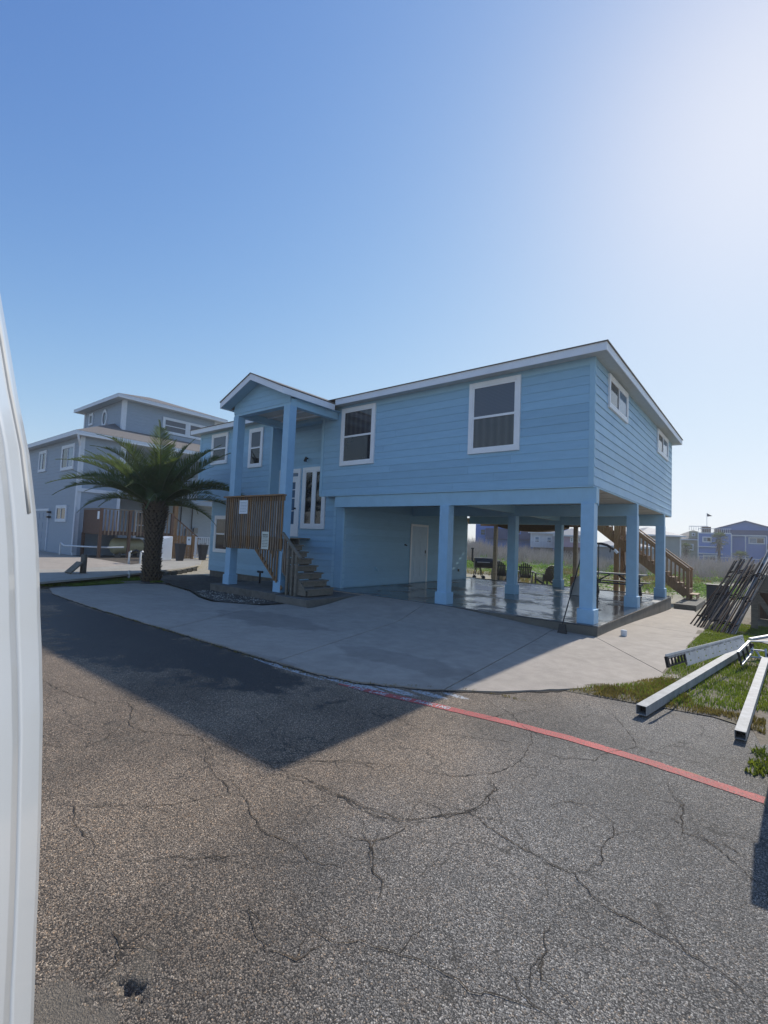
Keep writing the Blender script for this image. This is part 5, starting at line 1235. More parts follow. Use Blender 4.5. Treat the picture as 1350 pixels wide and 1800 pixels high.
# picnic table
def picnic():
    t = thing('picnic_table', 'dark navy picnic table with pale worn top under the carport', 'picnic table', (-1.2, 7.9, 0))
    x0, x1 = -2.25, -.28; y0 = 7.15
    for k in range(5): bx('top_board', mat('worn_grey_tabletop', (.16, .165, .17), .35, var=.2) if k == 0 else bpy.data.materials['worn_grey_tabletop'], t, x0, x1, y0+k*.152, y0+k*.152+.145, .72, .76, bevel=.004)
    for yb in (y0-.42, y0+.98):
        for k in range(2): bx('bench_board', m_navy, t, x0, x1, yb+k*.13, yb+k*.13+.125, .42, .46, bevel=.004)
    for x in (x0+.28, x1-.28):
        mb = MB(); mb.bar((x, y0+.12, .71), (x, y0-.34, .0), .045, .10, (1, 0, 0)); mb.build('leg', m_navy, t)
        mb = MB(); mb.bar((x, y0+.62, .71), (x, y0+1.08, .0), .045, .10, (1, 0, 0)); mb.build('leg', m_navy, t)
        bx('bench_support', m_navy, t, x+.03, x+.07, y0-.40, y0+1.2, .33, .415); bx('top_support', m_navy, t, x+.03, x+.07, y0+.05, y0+.72, .63, .715)
    mb = MB(); mb.bar((x0+.3, y0+.38, .36), (x0+.85, y0+.38, .70), .04, .08, (0, 1, 0)); mb.bar((x1-.3, y0+.38, .36), (x1-.85, y0+.38, .70), .04, .08, (0, 1, 0)); mb.build('brace', m_navy, t)
picnic()
# a dark chair end at table
# pellet grill
def grill():
    t = thing('pellet_grill', 'black barrel pellet grill with chimney and side shelf behind the carport', 'grill', (-10.0, 14.9, -.42))
    cx, cy, z0 = -10.0, 14.9, -.44; dx = Vector((.80, .60, 0)); dy = Vector((-.6, .8, 0)); c = Vector((cx, cy, z0))
    def P_(u, v, z): return c + dx*u + dy*v + Vector((0, 0, z))
    mb = MB(); mb.tube([P_(-.62, 0, .92), P_(.45, 0, .92)], .30, 18); mb.build('barrel', m_blackm, t)
    mb = MB(); mb.add([P_(-.62, -.16, 1.20), P_(.42, -.16, 1.20), P_(.42, .16, 1.20), P_(-.62, .16, 1.20), P_(-.62, -.16, 1.235), P_(.42, -.16, 1.235), P_(.42, .16, 1.235), P_(-.62, .16, 1.235)], [(3,2,1,0),(4,5,6,7),(0,1,5,4),(1,2,6,5),(2,3,7,6),(3,0,4,7)]); mb.build('warming_shelf', m_vang, t)
    mb = MB(); mb.tube([P_(-.50, -.33, .98), P_(.02+.2, -.33, .98)], .016, 8); mb.build('lid_handle', m_alub, t)
    mb = MB(); mb.tube([P_(-.66, 0, .98), P_(-.74, 0, 1.05), P_(-.74, 0, 1.72)], .055, 10); mb.tube([P_(-.74, 0, 1.72), P_(-.74, 0, 1.79)], .085, 10); mb.build('chimney', m_blackm, t)
    for (u, v) in ((-.5, -.22), (-.5, .22), (-.28, -.22), (-.28, .22)):
        mb = MB(); mb.bar(P_(u, v*.7, .68), P_(u + (-.12 if u < -.4 else .14), v*1.3, .10), .035, .035); mb.build('leg', m_blackm, t)
    for (u) in (-.64, -.12):
        w_ = MB(); w_.tube([P_(u, -.34, .11), P_(u, -.28, .11)], .11, 14); w_.build('wheel', m_black, t)
    mb = MB(); mb.bar(P_(-.6, -.2, .30), P_(.5, -.2, .30), .03, .03); mb.build('cross_bar', m_blackm, t)
    mb = MB(); mb.add([P_(.42, -.2, .62), P_(.78, -.2, .62), P_(.78, .22, .62), P_(.42, .22, .62), P_(.42, -.26, 1.12), P_(.84, -.26, 1.12), P_(.84, .26, 1.12), P_(.42, .26, 1.12)], [(3,2,1,0),(4,5,6,7),(0,1,5,4),(1,2,6,5),(2,3,7,6),(3,0,4,7)]); mb.build('hopper', m_vang, t)
    t2 = thing('fuel_bag', 'brown paper sack slumped beside the pellet grill', 'sack', tuple(P_(.75, 0, 0)))
    mb = MB(); mb.lathe([(.22, 0), (.27, .1), (.26, .4), (.22, .6), (.12, .72)], tuple(P_(.62, -.1, 0)), 9); mb.build('sack', m_woodg, t2)
    mb = MB(); mb.lathe([(.18, 0), (.22, .1), (.17, .45), (.07, .6)], tuple(P_(1.0, -.2, 0)), 7); mb.build('top_flap', mat('tan_sack', (.36, .27, .15), .8, var=.2), t2)
grill()
# adirondack chairs
def adirondack(x, y, rz, label, first=None):
    if first:
        o = copy_tree(first); o.location = (x, y, -.43); o.rotation_euler.z = rz; o['label'] = label; return o
    t = thing('adirondack_chair', label, 'chair', (0, 0, 0), 'black slatted garden chairs on the sand')
    n = 7
    for k in range(n):
        a = (k-(n-1)/2)/((n-1)/2); h = 1.0 - .14*a*a - .02
        mb = MB(); mb.bar((a*.20, .14, .28), (a*.27, .44, h), .066, .02, (0, 1, 0)); mb.build('back_slat', m_black, t)
    for k in range(5): mb = MB(); mb.bar((-.26, -.38+k*.115, .37-k*.026), (.26, -.38+k*.115, .37-k*.026), .105, .02); mb.build('seat_slat', m_black, t)
    for s in (-1, 1):
        mb = MB(); mb.box(s*.34-.065, s*.34+.065, -.42, .34, .55, .575); mb.build('armrest', m_black, t)
        mb = MB(); mb.box(s*.31-.015, s*.31+.015, -.40, -.30, 0, .55); mb.build('leg', m_black, t)
        mb = MB(); mb.bar((s*.28, -.40, .33), (s*.28, .48, .05), .025, .10); mb.build('rail', m_black, t)
        mb = MB(); mb.box(s*.31-.015, s*.31+.015, .22, .30, .0, .55); mb.build('leg', m_black, t)
    mb = MB(); mb.bar((-.30, .40, .78), (.30, .40, .78), .02, .06); mb.build('back_rail', m_black, t)
    t.location = (x, y, -.43); t.rotation_euler.z = rz; t.scale = (1.12,)*3; return t
A0 = adirondack(-7.8, 15.6, R(20)+R(180), 'middle black slatted chair with fan back beyond the carport'); A0.location = (-7.35, 14.5, -.43)
adirondack(-8.65, 14.4, R(185), 'black slatted chair standing next to the grill and sack', A0)
adirondack(-5.9, 13.6, R(235), 'black slatted chair turned sideways near the second rear column', A0)
# rear wooden posts, upper deck and stairs
def back_stairs():
    t = thing('rear_stairs', 'golden brown wooden stairs descending behind the carport from an upper deck', 'stairs', (-1, 11.8, -.4))
    ya, yb = 11.3, 12.3
    sl = -.80
    zt = lambda x: 1.35 + (x+1.16)*sl          # tread line
    x = -3.2; k = 0
    while zt(x) > -.3 and x < .55:
        z = zt(x); bx('tread', m_wood, t, x-.02, x+.26, ya+.05, yb-.05, z-.04, z, bevel=.003); bx('riser', m_wood, t, x+.22, x+.24, ya+.05, yb-.05, z-.19, z-.045); x += .25
    for y in (ya, yb-.04):
        mb = MB(); mb.bar((-3.2, y+.02, zt(-3.2)-.12), (.46, y+.02, zt(.46)-.10), .04, .30); mb.build('stringer', m_wood, t)
        mb = MB(); mb.bar((-3.2, y+.02, zt(-3.2)+.95), (.58, y+.02, zt(.58)+.95), .14, .04); mb.build('handrail', m_wood, t)
        mb = MB(); mb.bar((-3.2, y+.02, zt(-3.2)+.82), (.52, y+.02, zt(.52)+.82), .04, .09); mb.build('rail', m_wood, t)
        xx = -3.1
        while xx < .45:
            bx('baluster', m_wood, t, xx-.02, xx+.02, y-.03, y+.01, zt(xx)-.18, zt(xx)+.80); xx += .145
    for (x, y) in ((.50, ya+.02), (.50, yb-.02)): bx('newel_post', m_wood, t, x-.055, x+.055, y-.055, y+.055, -.28, zt(.5)+.97)
    for (x, y) in ((-2.05, ya-.06), (-1.62, yb+.06), (-2.05, yb+.06)): bx('support_post', m_wood, t, x-.085, x+.085, y-.085, y+.085, -.5, zt(x)+.9)
    mb = MB(); mb.bar((-2.05, ya-.02, .3), (-1.62, yb, 1.3), .04, .09); mb.bar((-1.62, ya-.02, .3), (-2.05, yb, 1.3), .04, .09); mb.build('brace', m_wood, t)
    d = thing('rear_deck', 'upper wooden deck on square posts behind the raised house', 'deck', (-6, 11.5, -.4))
    for k in range(15): bx('deck_board', m_wood, d, -9.0, -3.25, 10.3+k*.142, 10.3+k*.142+.136, 2.80, 2.84)
    for y in (10.32, 12.3): bx('beam', m_wood, d, -9.0, -3.22, y, y+.06, 2.55, 2.80)
    for (x, y) in ((-8.05, 12.2), (-4.03, 12.2), (-8.9, 12.2), (-3.3, 12.2)):
        if x in (-8.05, -4.03): bx('deck_post', m_tarp if False else m_woodg, d, x-.085, x+.085, y-.085, y+.085, -.5, 2.8)
    mb = MB(); mb.box(-4.2, -3.85, 12.05, 12.35, -.45, .25); mb.build('post_base', m_woodbr, d)
    # rolled canvas under the deck
    tt = thing('rolled_canvas', 'brown canvas sagging under the rear deck between two posts', 'canvas', (-5.8, 11.0, 2.4))
    n = 14; vs = []
    for i in range(n+1):
        u = i/n; x = -7.3+3.2*u; z = 2.47 - .20*math.sin(math.pi*u)**.7
        vs += [(x, 10.8, 2.62), (x, 10.8, z), (x, 11.5, z-.02), (x, 11.5, 2.62)]
    mb = MB(); mb.add(vs, [(4*i+j, 4*i+(j+1) % 4, 4*i+4+(j+1) % 4, 4*i+4+j) for i in range(n) for j in range(4)]); mb.build('canvas', m_tarp, tt)
back_stairs()
bx('landing_block', m_block, None, .30, .98, 9.3, 12.4, -.6, -.26, kind='structure', bevel=.01)
MB().lathe([(.055, 0), (.06, .01), (.06, .11), (.05, .12)], (.62, .35, D(.62, .35)), 12).build('paint_tin', m_pvc, None, 'small white tin on the concrete beside the carport edge', 'tin')
bx('floor_drain', m_blackm, None, -7.1, -6.5, 1.15, 1.3, .001, .006, label='dark wet gap mark on the shiny carport floor', cat='drain') if False else None

# ------------------------------------------------------------------ metal pile, beams and channel at right
def frame(x0, y0, x1, y1, z1, m, lab, wd=.42, rungs=5, z0=-.30):
    t = thing('leaning_ladder', lab, 'metal frame', (x0, y0, z0), 'long metal frames leaning in a pile')
    a = Vector((x0, y0, z0)); b = Vector((x1, y1, z1)); d = (b-a).normalized(); s = Vector((.55, -.8, 0)); s = (s - d*s.dot(d)).normalized()*wd
    for p in (Vector(), s):
        mb = MB(); mb.tube([a+p, b+p], .017, 8); mb.build('rail', m, t)
    for k in range(rungs):
        c = a.lerp(b, (k+.4)/rungs); mb = MB(); mb.bar(c, c+s, .025, .03); mb.build('rung', m, t)
    return t
fl = [((1.33, 4.25), (2.16, 6.5), 1.29, m_rust, 'rust brown ladder like frame at the outer edge of the leaning pile'),
      ((1.46, 3.95), (2.20, 6.4), 1.36, m_rustk, 'dark steel frame second from the outer edge of the leaning pile'),
      ((1.60, 3.60), (2.36, 6.2), 1.42, m_rust, 'brown rusty frame inside the pile beside the dark outer frame'),
      ((1.70, 3.35), (2.44, 6.1), 1.40, m_rustb, 'blue black tube frame in the middle of the leaning pile'),
      ((1.80, 3.15), (2.55, 6.0), 1.46, m_rustk, 'charcoal frame right behind the blue black tube frame'),
      ((1.90, 3.00), (2.60, 5.8), 1.38, m_rustb, 'bluish frame lying low in the centre of the pile'),
      ((2.00, 2.90), (2.72, 5.7), 1.44, m_rustk, 'black frame with short rungs next to the steel channel'),
      ((2.10, 2.80), (2.82, 5.6), 1.36, m_rust, 'reddish rusty frame nearest to the grey steel channel'),
      ((2.20, 2.75), (2.86, 5.3), 1.30, m_rustk, 'innermost dark frame of the pile touching the steel channel')]
fl += [((1.52, 3.75), (2.28, 6.3), 1.33, m_rustk, 'thin black frame squeezed between the two brown rusty ones'),
       ((1.76, 3.22), (2.50, 6.05), 1.30, m_rustk, 'black frame lying just under the blue black tube frame'),
       ((1.95, 2.95), (2.66, 5.75), 1.34, m_rust, 'dark brown frame between the bluish and the short runged frame')]
for i, (p, q, z1, m, lab) in enumerate(fl): frame(p[0]+rnd.uniform(-.04, .04), p[1]+rnd.uniform(-.1, .1), q[0]+rnd.uniform(-.10, .10), q[1]+rnd.uniform(-.2, .2), z1+rnd.uniform(-.10, .08), m, lab, rnd.uniform(.10, .26), 3)
t = thing('steel_channel', 'long grey steel channel propped steeply against the dark shed', 'channel', (2.3, 2.8, -.25))
a, b = Vector((2.29, 2.85, -.26)), Vector((3.05, 6.2, 1.75)); d = (b-a).normalized()
mb = MB(); mb.bar(a, b, .15, .012); mb.build('web', m_alu, t)
s = d.cross(Vector((0, 0, 1))).normalized()
for q in (-.075, .075): mb = MB(); mb.bar(a+s*q+Vector((0, 0, .03)), b+s*q+Vector((0, 0, .03)), .012, .06); mb.build('flange', m_alu, t)
t = thing('timber_shelter', 'dark weathered timber structure with posts behind the metal pile', 'shelter', (3.2, 6.8, -.4))
bx('wall', m_woodg, t, 2.66, 2.74, 5.2, 8.6, .30, 1.05); bx('beam', m_woodg, t, 2.60, 4.6, 5.1, 5.2, .62, 1.08)
for (x, y) in ((2.60, 5.1), (2.60, 8.4), (4.5, 5.1)): bx('leg', m_woodg, t, x, x+.14, y, y+.14, -.45, 1.0)
bx('shelf', m_woodg, t, 2.76, 4.6, 5.22, 8.6, .98, 1.03); bx('rear_panel', m_woodbr, t, 2.7, 4.6, 8.62, 8.68, -.4, 1.0)
mb = MB(); mb.bar((2.72, 5.16, .55), (3.1, 5.16, -.1), .06, .12); mb.build('brace', m_woodg, t)
t = thing('black_crate', 'black open crate behind the leaning metal frames', 'crate', (1.7, 7.6, -.4))
mb = MB(); mb.box(1.43, 2.0, 7.5, 8.0, -.45, .58); mb.build('crate_body', m_navy, t); bx('lid', m_rustk, t, 1.40, 2.03, 7.47, 8.03, .581, .61)
def tube_rect(name, lab, a, b, w_, h_, wall=.006, m=m_alu):
    t = thing(name, lab, 'metal beam', tuple(a)); a = Vector(a); b = Vector(b); d = (b-a).normalized(); up = Vector((0, 0, 1)); s = d.cross(up).normalized(); u = s.cross(d)
    def off(p, q): return s*p + u*q
    for (p, q, ww, hh) in ((0, h_/2-wall/2, w_, wall), (0, -h_/2+wall/2, w_, wall)):
        mb = MB(); mb.bar(a+off(p, q), b+off(p, q), ww, hh); mb.build('face', m, t, bevel=.0015)
    for p in (-w_/2+wall/2, w_/2-wall/2): mb = MB(); mb.bar(a+off(p, 0), b+off(p, 0), wall, h_-2*wall); mb.build('side', m, t)
    mb = MB(); mb.bar(a+d*.12, b, w_-2.2*wall, h_-2.2*wall); mb.build('shade_fill', m_black, t)  # black fill set back in the hollow tube, stands in for its dark inside
    return t
tube_rect('box_beam', 'dull aluminium box beam lying across grass onto the asphalt', (1.905, -4.76, -.155), (2.66, .45, -.10), .105, .10)
tube_rect('box_beam', 'bright aluminium box beam pointing straight at the red line', (2.765, -4.80, -.165), (2.93, -.75, -.09), .092, .08, m=m_alu)
# perforated channel raised above the grass
def perforated():
    t = thing('perforated_channel', 'slotted aluminium channel resting slantwise above the box beam', 'channel', (2.07, -4.1, .3))
    a = Vector((2.045, -4.15, .345)); b = Vector((2.64, -.75, .235)); d = (b-a).normalized()
    # face turned to the camera: height axis leans
    s = Vector((.22, 0, -1)); s = (s - d*s.dot(d)).normalized(); h = .155; nrm = d.cross(s).normalized()
    # open-ended plug part (darker) then plate
    def P_(u, v, w=0): return a + d*u + s*v + nrm*w
    L1 = .62; L_ = (b-a).length
    mb = MB()
    mb.bar(P_(0, 0), P_(L_, 0), .05, .012, nrm); mb.build('upper_flange', m_alub, t)
    mb = MB(); mb.bar(P_(0, .11), P_(L1, .11), .012, .02, s); mb.bar(P_(0, .018), P_(L1, .018), .012, .03, s); mb.bar(P_(0, 0), P_(0, h*.8), .035, .03, nrm); mb.build('end_cap', m_rustk, t)
    for k in range(6): mb = MB(); mb.bar(P_(.05+k*.11, .02), P_(.05+k*.11, .105), .012, .02, nrm); mb.build('end_bar', m_rustk, t)
    # plate with slots: cells around each slot
    mb = MB(); n = 9; cw_ = (L_-L1)/n
    for k in range(n):
        u0 = L1+k*cw_; u1 = u0+cw_; sc = u0+cw_*.5
        mb.bar(P_((u0+sc-.02)/2-.0, .005), P_((u0+sc-.02)/2, h), sc-.02-u0, .006, nrm) if False else None
        def q(ua, ub, va, vb):
            vs = [P_(ua, va, 0), P_(ub, va, 0), P_(ub, vb, 0), P_(ua, vb, 0), P_(ua, va, -.006), P_(ub, va, -.006), P_(ub, vb, -.006), P_(ua, vb, -.006)]
            mb.add(vs, [(0,1,2,3),(7,6,5,4),(0,1,5,4),(1,2,6,5),(2,3,7,6),(3,0,4,7)])
        q(u0, sc-.03, 0, h); q(sc+.03, u1, 0, h); q(sc-.03, sc+.03, 0, h*.22); q(sc-.03, sc+.03, h*.32, h*.70); q(sc-.03, sc+.03, h*.83, h)
    mb.build('slotted_plate', m_alub, t)
    mb = MB(); mb.bar(P_(L1, h), P_(L_, h), .03, .008, nrm); mb.build('lower_flange', m_alub, t)
    mb = MB(); mb.bar(P_(L1, 0), P_(L1, h), .04, .012, nrm); mb.build('collar', m_rustk, t)
perforated()
t = thing('bracket_ladder', 'short black and silver ladder bracket under the slotted channel', 'bracket', (2.65, -1.1, -.1))
a0, a1 = Vector((2.60, -1.32, .055)), Vector((2.72, -.55, .14)); b0, b1 = Vector((2.645, -1.32, -.13)), Vector((2.76, -.55, -.02))
for (p, q) in ((a0, a1), (b0, b1)): mb = MB(); mb.bar(p, q, .03, .03); mb.build('rail', m_alub, t)
for k in range(4): mb = MB(); u = k/3; mb.bar(a0.lerp(a1, u), b0.lerp(b1, u), .02, .03); mb.build('rung', m_blackm, t)
t = thing('rack_assembly', 'tangle of chrome tubes and clamps at the far end of the bright beam', 'rack', (2.9, -.6, 0))
for (p, q, r_) in (((2.69, -.5, .13), (3.3, .1, .13), .012), ((2.74, -.62, .02), (2.93, -.62, .03), .012), ((2.72, -.75, -.08), (2.95, -.7, -.07), .012), ((2.80, -.6, .03), (2.86, -.64, -.08), .014), ((2.93, -.6, .06), (2.95, -.7, -.12), .016), ((2.86, -.68, -.07), (2.98, -.68, -.10), .02), ((2.72, -.50, .10), (2.76, -.55, .02), .02)):
    mb = MB(); mb.tube([p, q], r_, 8); mb.build('tube', m_alub, t)
mb = MB(); mb.tube([(2.735, -.52, .08), (2.76, -.54, .08)], .035, 10); mb.tube([(2.95, -.66, -.02), (2.98, -.66, -.02)], .03, 10); mb.build('clamp', m_blackm, t)
t = thing('blue_grey_panel', 'flat blue grey metal panel edge lying beyond the rack tubes', 'panel', (3.0, .5, 0))
mb = MB(); mb.bar((2.72, -.1, .12), (3.3, 1.3, .16), .05, .03); mb.build('edge_rail', m_alub, t)
mb = MB(); mb.add([(2.74, -.1, .10), (3.6, -.1, .02), (3.6, 1.3, .12), (3.3, 1.3, .14), (2.74, -.1, .09), (3.6, -.1, .01), (3.6, 1.3, .11), (3.3, 1.3, .13)], [(0,1,2,3),(7,6,5,4),(0,1,5,4),(1,2,6,5),(2,3,7,6),(3,0,4,7)]); mb.build('sheet', m_rustb, t)

# ------------------------------------------------------------------ dune vegetation and far buildings
def leafclump(cx, cy, r_, h, n, mb, s=.05):
    for k in range(n):
        a = rnd.uniform(0, 6.28); q = r_*math.sqrt(rnd.random()); x = cx+math.cos(a)*q; y = cy+math.sin(a)*q*.8
        z = Gfield(x, y) + h*(1-(q/r_)**2)*rnd.uniform(.35, 1.05); t = rnd.uniform(0, 6.28); u = Vector((math.cos(t), math.sin(t), rnd.uniform(-.3, .5)))*s*rnd.uniform(.6, 1.4)
        v = Vector((-math.sin(t), math.cos(t), rnd.uniform(-.2, .9)))*s*rnd.uniform(.5, 1)
        p = Vector((x, y, z)); mb.add([p-u*.5, p+v*.5, p+u, p-v*.5], [(0, 1, 2, 3)])
mb = MB()
c = 0
while c < 620:
    y = rnd.uniform(14.5, 44); x = rnd.uniform(-34, 8)
    # keep mostly inside the wedge seen under and beside the house
    if x < -(y*1.0)-4 or x > 4+y*.02: continue
    dn = nz(x, y, .13, 3)+.35*nz(x, y, .4, 8)
    if dn < (-.08 if y > 18 else .05): continue
    r_ = rnd.uniform(.4, 1.3)*(1+y*.012); leafclump(x, y, r_, rnd.uniform(.12, .38), int(75*r_), mb, .05+.0022*y); c += 1
mb.build('dune_ground_cover', m_cover, None, 'low green creeping plants patching the sandy dune field', None, None, 'stuff', fix=False)
# the bright green mound beyond the stairs
mb = MB(); 
for (x, y, r_, h) in ((.2, 21.0, 1.1, .65), (-.6, 21.8, 1.0, .5), (1.1, 20.5, .9, .45), (.9, 17.5, 1.0, .5), (1.6, 15.5, .8, .45), (0.6, 15.0, .7, .35), (2.2, 18.5, .9, .4)): leafclump(x, y, r_, h, 420, mb, .06)
mb.build('green_shrub_mounds', m_cover, None, 'bright green leafy mounds beyond the foot of the rear stairs', None, None, 'stuff', fix=False)
mb = MB(); c = 0
while c < 1900:
    y = rnd.uniform(13.5, 36); x = rnd.uniform(-26, 4)
    if x < -(y*.95)-3: continue
    if nz(x, y, .2, 11) < (.12 if y > 19 else .3): continue
    for k in range(5): blade(Gfield, .1, .35, .012, 1.0)(mb, x+rnd.uniform(-.12, .12), y+rnd.uniform(-.12, .12))
    c += 1
mb.build('dune_dry_grass', m_dry, None, 'tan dry dune grass tufts scattered over the sandy field', None, None, 'stuff', fix=False)
def twig_shrub(mb, x, y, h, n):
    z0 = Gfield(x, y)
    for k in range(n):
        a = rnd.uniform(0, 6.28); l = h*rnd.uniform(.5, 1.0); p = Vector((x+rnd.uniform(-.3, .3), y+rnd.uniform(-.3, .3), z0)); d = Vector((math.cos(a)*.45, math.sin(a)*.45, 1)).normalized()
        w_ = .022
        for sgm in range(3):
            q = p + d*l/3; sd = Vector((.78, .62, 0))*w_*(1-sgm*.28)
            mb.add([p-sd, p+sd, q+sd*.7, q-sd*.7], [(0, 1, 2, 3)])
            for b in range(2):
                dd = (d+Vector((rnd.uniform(-.8, .8), rnd.uniform(-.8, .8), rnd.uniform(-.1, .5)))).normalized(); e = q + dd*l*.26
                mb.add([q-sd*.5, q+sd*.5, e], [(0, 1, 2)])
            d = (d+Vector((rnd.uniform(-.35, .35), rnd.uniform(-.35, .35), 0))).normalized(); p = q
mb = MB(); c = 0
while c < 1150:
    y = rnd.uniform(30, 62); x = rnd.uniform(-62, 8)
    if x < -(y*1.08) or x > 6: continue
    twig_shrub(mb, x, y, (1.35 + .7*nz(x, y, .12, 5))*(1 + .012*(y-30))*(1.25 if x < -y*.55 else .82), 15); c += 1
mb.build('bare_thicket', m_brush, None, 'bare grey brown thicket beyond the dune field', None, None, 'stuff', fix=False)

fb_m = {}
def fmat(name, col, r_=.7):
    if name not in fb_m: fb_m[name] = mat(name, col, r_, var=.06, nscale=1.5)
    return fb_m[name]
fw = fmat('far_white_trim', (.6, .63, .66)); fg = m_glass2; fr_ = fmat('far_grey_roof', (.19, .19, .20))
def far_house(name, lab, c, yaw, w_, d_, zb_, ze_, rh, m, roof='gable', overhang=.5, wins=(), base=None, trims=True, roofm=None, deck=None):
    """local frame: +x along the facade (picture right), -y towards the viewer; built turned by yaw"""
    t = thing(name, lab, 'house', (0, 0, 0))
    mb = MB(); mb.box(-w_/2, w_/2, 0, d_, zb_, ze_); mb.build('wall', m, t)
    if base: mb = MB(); mb.box(-w_/2+.3, w_/2-.3, .3, d_-.3, -1, zb_); mb.build('ground_floor', base, t)
    o = overhang; roofm = roofm or fr_
    if roof == 'gable':
        mb = MB(); mb.add([(-w_/2, 0, ze_), (w_/2, 0, ze_), (0, 0, ze_+rh), (-w_/2, d_, ze_), (w_/2, d_, ze_), (0, d_, ze_+rh)], [(0,1,2),(5,4,3),(0,3,4,1),(1,4,5,2),(2,5,3,0)]); mb.build('gable_wall', m, t)
        k = rh/(w_/2)
        for s in (-1, 1):
            mb = MB(); prof = [(s*(w_/2+o), ze_-o*k), (0, ze_+rh), (0, ze_+rh+.18), (s*(w_/2+o), ze_-o*k+.18)]
            mb.sweep(prof, (0, -o, 0), (0, d_+o, 0), (1, 0, 0), (0, 0, 1)); mb.build('roof', roofm, t)
    else:
        a, b = -w_/2-o, w_/2+o; ins = min(w_, d_)/2
        mb = MB(); mb.add([(a, -o, ze_), (b, -o, ze_), (b, d_+o, ze_), (a, d_+o, ze_), (a+ins+o, ins, ze_+rh), (b-ins-o, d_-ins, ze_+rh)], [(0,1,5,4),(1,2,5),(2,3,4,5),(3,0,4),(3,2,1,0)]); mb.build('roof', roofm, t)
        mb = MB(); mb.box(a-.02, b+.02, -o-.05, -o, ze_-.16, ze_+.03); mb.build('fascia', fw, t)
    if trims:
        for s in (-1, 1): mb = MB(); mb.box(s*w_/2-.09, s*w_/2+.09, -.06, .0, zb_, ze_); mb.build('corner_trim', fw, t)
    for (u0, u1, z0, z1) in wins: window(t, 'x', -.02, -1, u0, u1, z0, z1, .14, 'slide' if u1-u0 > 1.2 else 'hung', (m_glassl, m_glass2), wm=fw, proud=.06)
    t.location = c; t.rotation_euler.z = yaw; return t
vyaw = R(8)
def facing(x, y): return -math.atan2(CAMP.x-x, -(CAMP.y-y)) * -1
def face_yaw(x, y): return math.atan2(-(x-CAMP.x), (y-CAMP.y))
mbl = fmat('far_royal_blue_paint', (.09, .18, .44)); mblr = fmat('far_blue_roof', (.04, .06, .14))
h = far_house('blue_gabled_house', 'royal blue beach house with broad gable on the horizon right', (-.4, 95, 0), face_yaw(0, 95)+R(2), 8.2, 12, .2, 6.2, 1.35, mbl, 'gable', .35, [(.4, 2.7, 3.6, 4.8)], roofm=mblr)
mb = MB(); mb.box(-3.9, 2.9, -.6, -.05, 4.95, 5.15); mb.build('porch_roof', fw, h, ); mb = MB(); mb.box(-.1, .06, -.7, -.6, .4, 4.95); mb.box(2.8, 2.95, -.7, -.6, .4, 4.95); mb.build('porch_post', fw, h)
mb = MB(); mb.box(-4.0, 3.9, -.5, -.06, 5.16, 6.0); mb.build('shadow_band', mblr, h)
mb = MB(); mb.box(3.0, 4.3, -.5, -.1, .2, 3.7); mb.build('side_porch', m_woodbr, h)
h = far_house('blue_annex_house', 'lower royal blue house with roof terrace left of the gabled one', (-6.6, 90, 0), face_yaw(-6, 90)+R(1), 4.8, 8, -.2, 5.15, .02, mbl, 'gable', .0, [(-1.8, -.4, 3.6, 4.6), (-1.7, .3, .3, 1.4)], roofm=fw, trims=True)
h.location = (-4.6, 91, 0)
for z in (2.75, 1.55): mb = MB(); mb.box(-2.4, 1.2, -.5, -.05, z, z+.16); mb.build('balcony_band', fw, h)
mb = MB()
for k in range(16): mb.box(-2.35+k*.3, -2.3+k*.3, .02, .08, 5.2, 6.0)
mb.box(-2.4, 2.4, .0, .09, 6.0, 6.08); mb.build('terrace_rail', fw, h)
mb = MB(); mb.box(-1.9, -.5, .8, 2, 5.25, 6.4); mb.box(.0, .9, 1, 2, 5.25, 6.15); mb.build('terrace_furniture', m_woodbr, h)
h = far_house('tan_house', 'tan shingled house with dormer and railing on its roof', (-8.2, 93, 0), face_yaw(-8, 93)-R(4), 6.6, 9, -.2, 4.1, 1.9, fmat('far_tan_paint', (.30, .29, .20)), 'hip', .5, [(-.9, .3, 2.1, 3.3)], roofm=fmat('far_brown_roof', (.14, .125, .11)))
mb = MB(); mb.box(-.4, .9, -.1, 1.6, 4.3, 5.6); mb.build('dormer', fmat('far_tan_paint', (.3, .29, .2)), h)
window(h, 'x', -.12, -1, .0, .55, 4.7, 5.3, .1, 'none', (m_glass2, m_glass2), wm=fw, proud=.05)
mb = MB(); mb.box(-.6, 2.4, 2.2, 2.3, 6.6, 6.7)
for k in range(9): mb.box(-.6+k*.36, -.54+k*.36, 2.2, 2.28, 5.9, 6.6)
mb.build('roof_rail', fw, h)
t = thing('flagpole', 'thin flagpole with a small dark pennant above the tan house', 'flagpole', (-5.9, 93, 5.5))
mb = MB(); mb.tube([(-5.9, 93, 5.2), (-5.9, 93, 8.9)], .04, 6); mb.build('pole', fw, t)
mb = MB(); mb.add([(-5.86, 93, 8.9), (-5.1, 93.3, 8.42), (-5.86, 93, 8.30), (-5.86, 93.02, 8.9), (-5.1, 93.32, 8.42), (-5.86, 93.02, 8.30)], [(0,1,2),(5,4,3),(0,1,4,3),(1,2,5,4),(2,0,3,5)]); mb.build('pennant', fmat('flag_cloth', (.06, .05, .06)), t)
h = far_house('grey_green_house', 'grey green two storey house with pale hip roof behind the rear stairs', (-7.9, 58.5, 0), face_yaw(-8, 58)+R(30), 5.2, 6.2, .6, 3.7, 1.05, fmat('far_grey_green_paint', (.24, .28, .28)), 'hip', .45, [(-1.6, .6, 1.9, 3.2)], base=m_woodbr, roofm=fmat('far_pale_roof', (.27, .27, .27)))
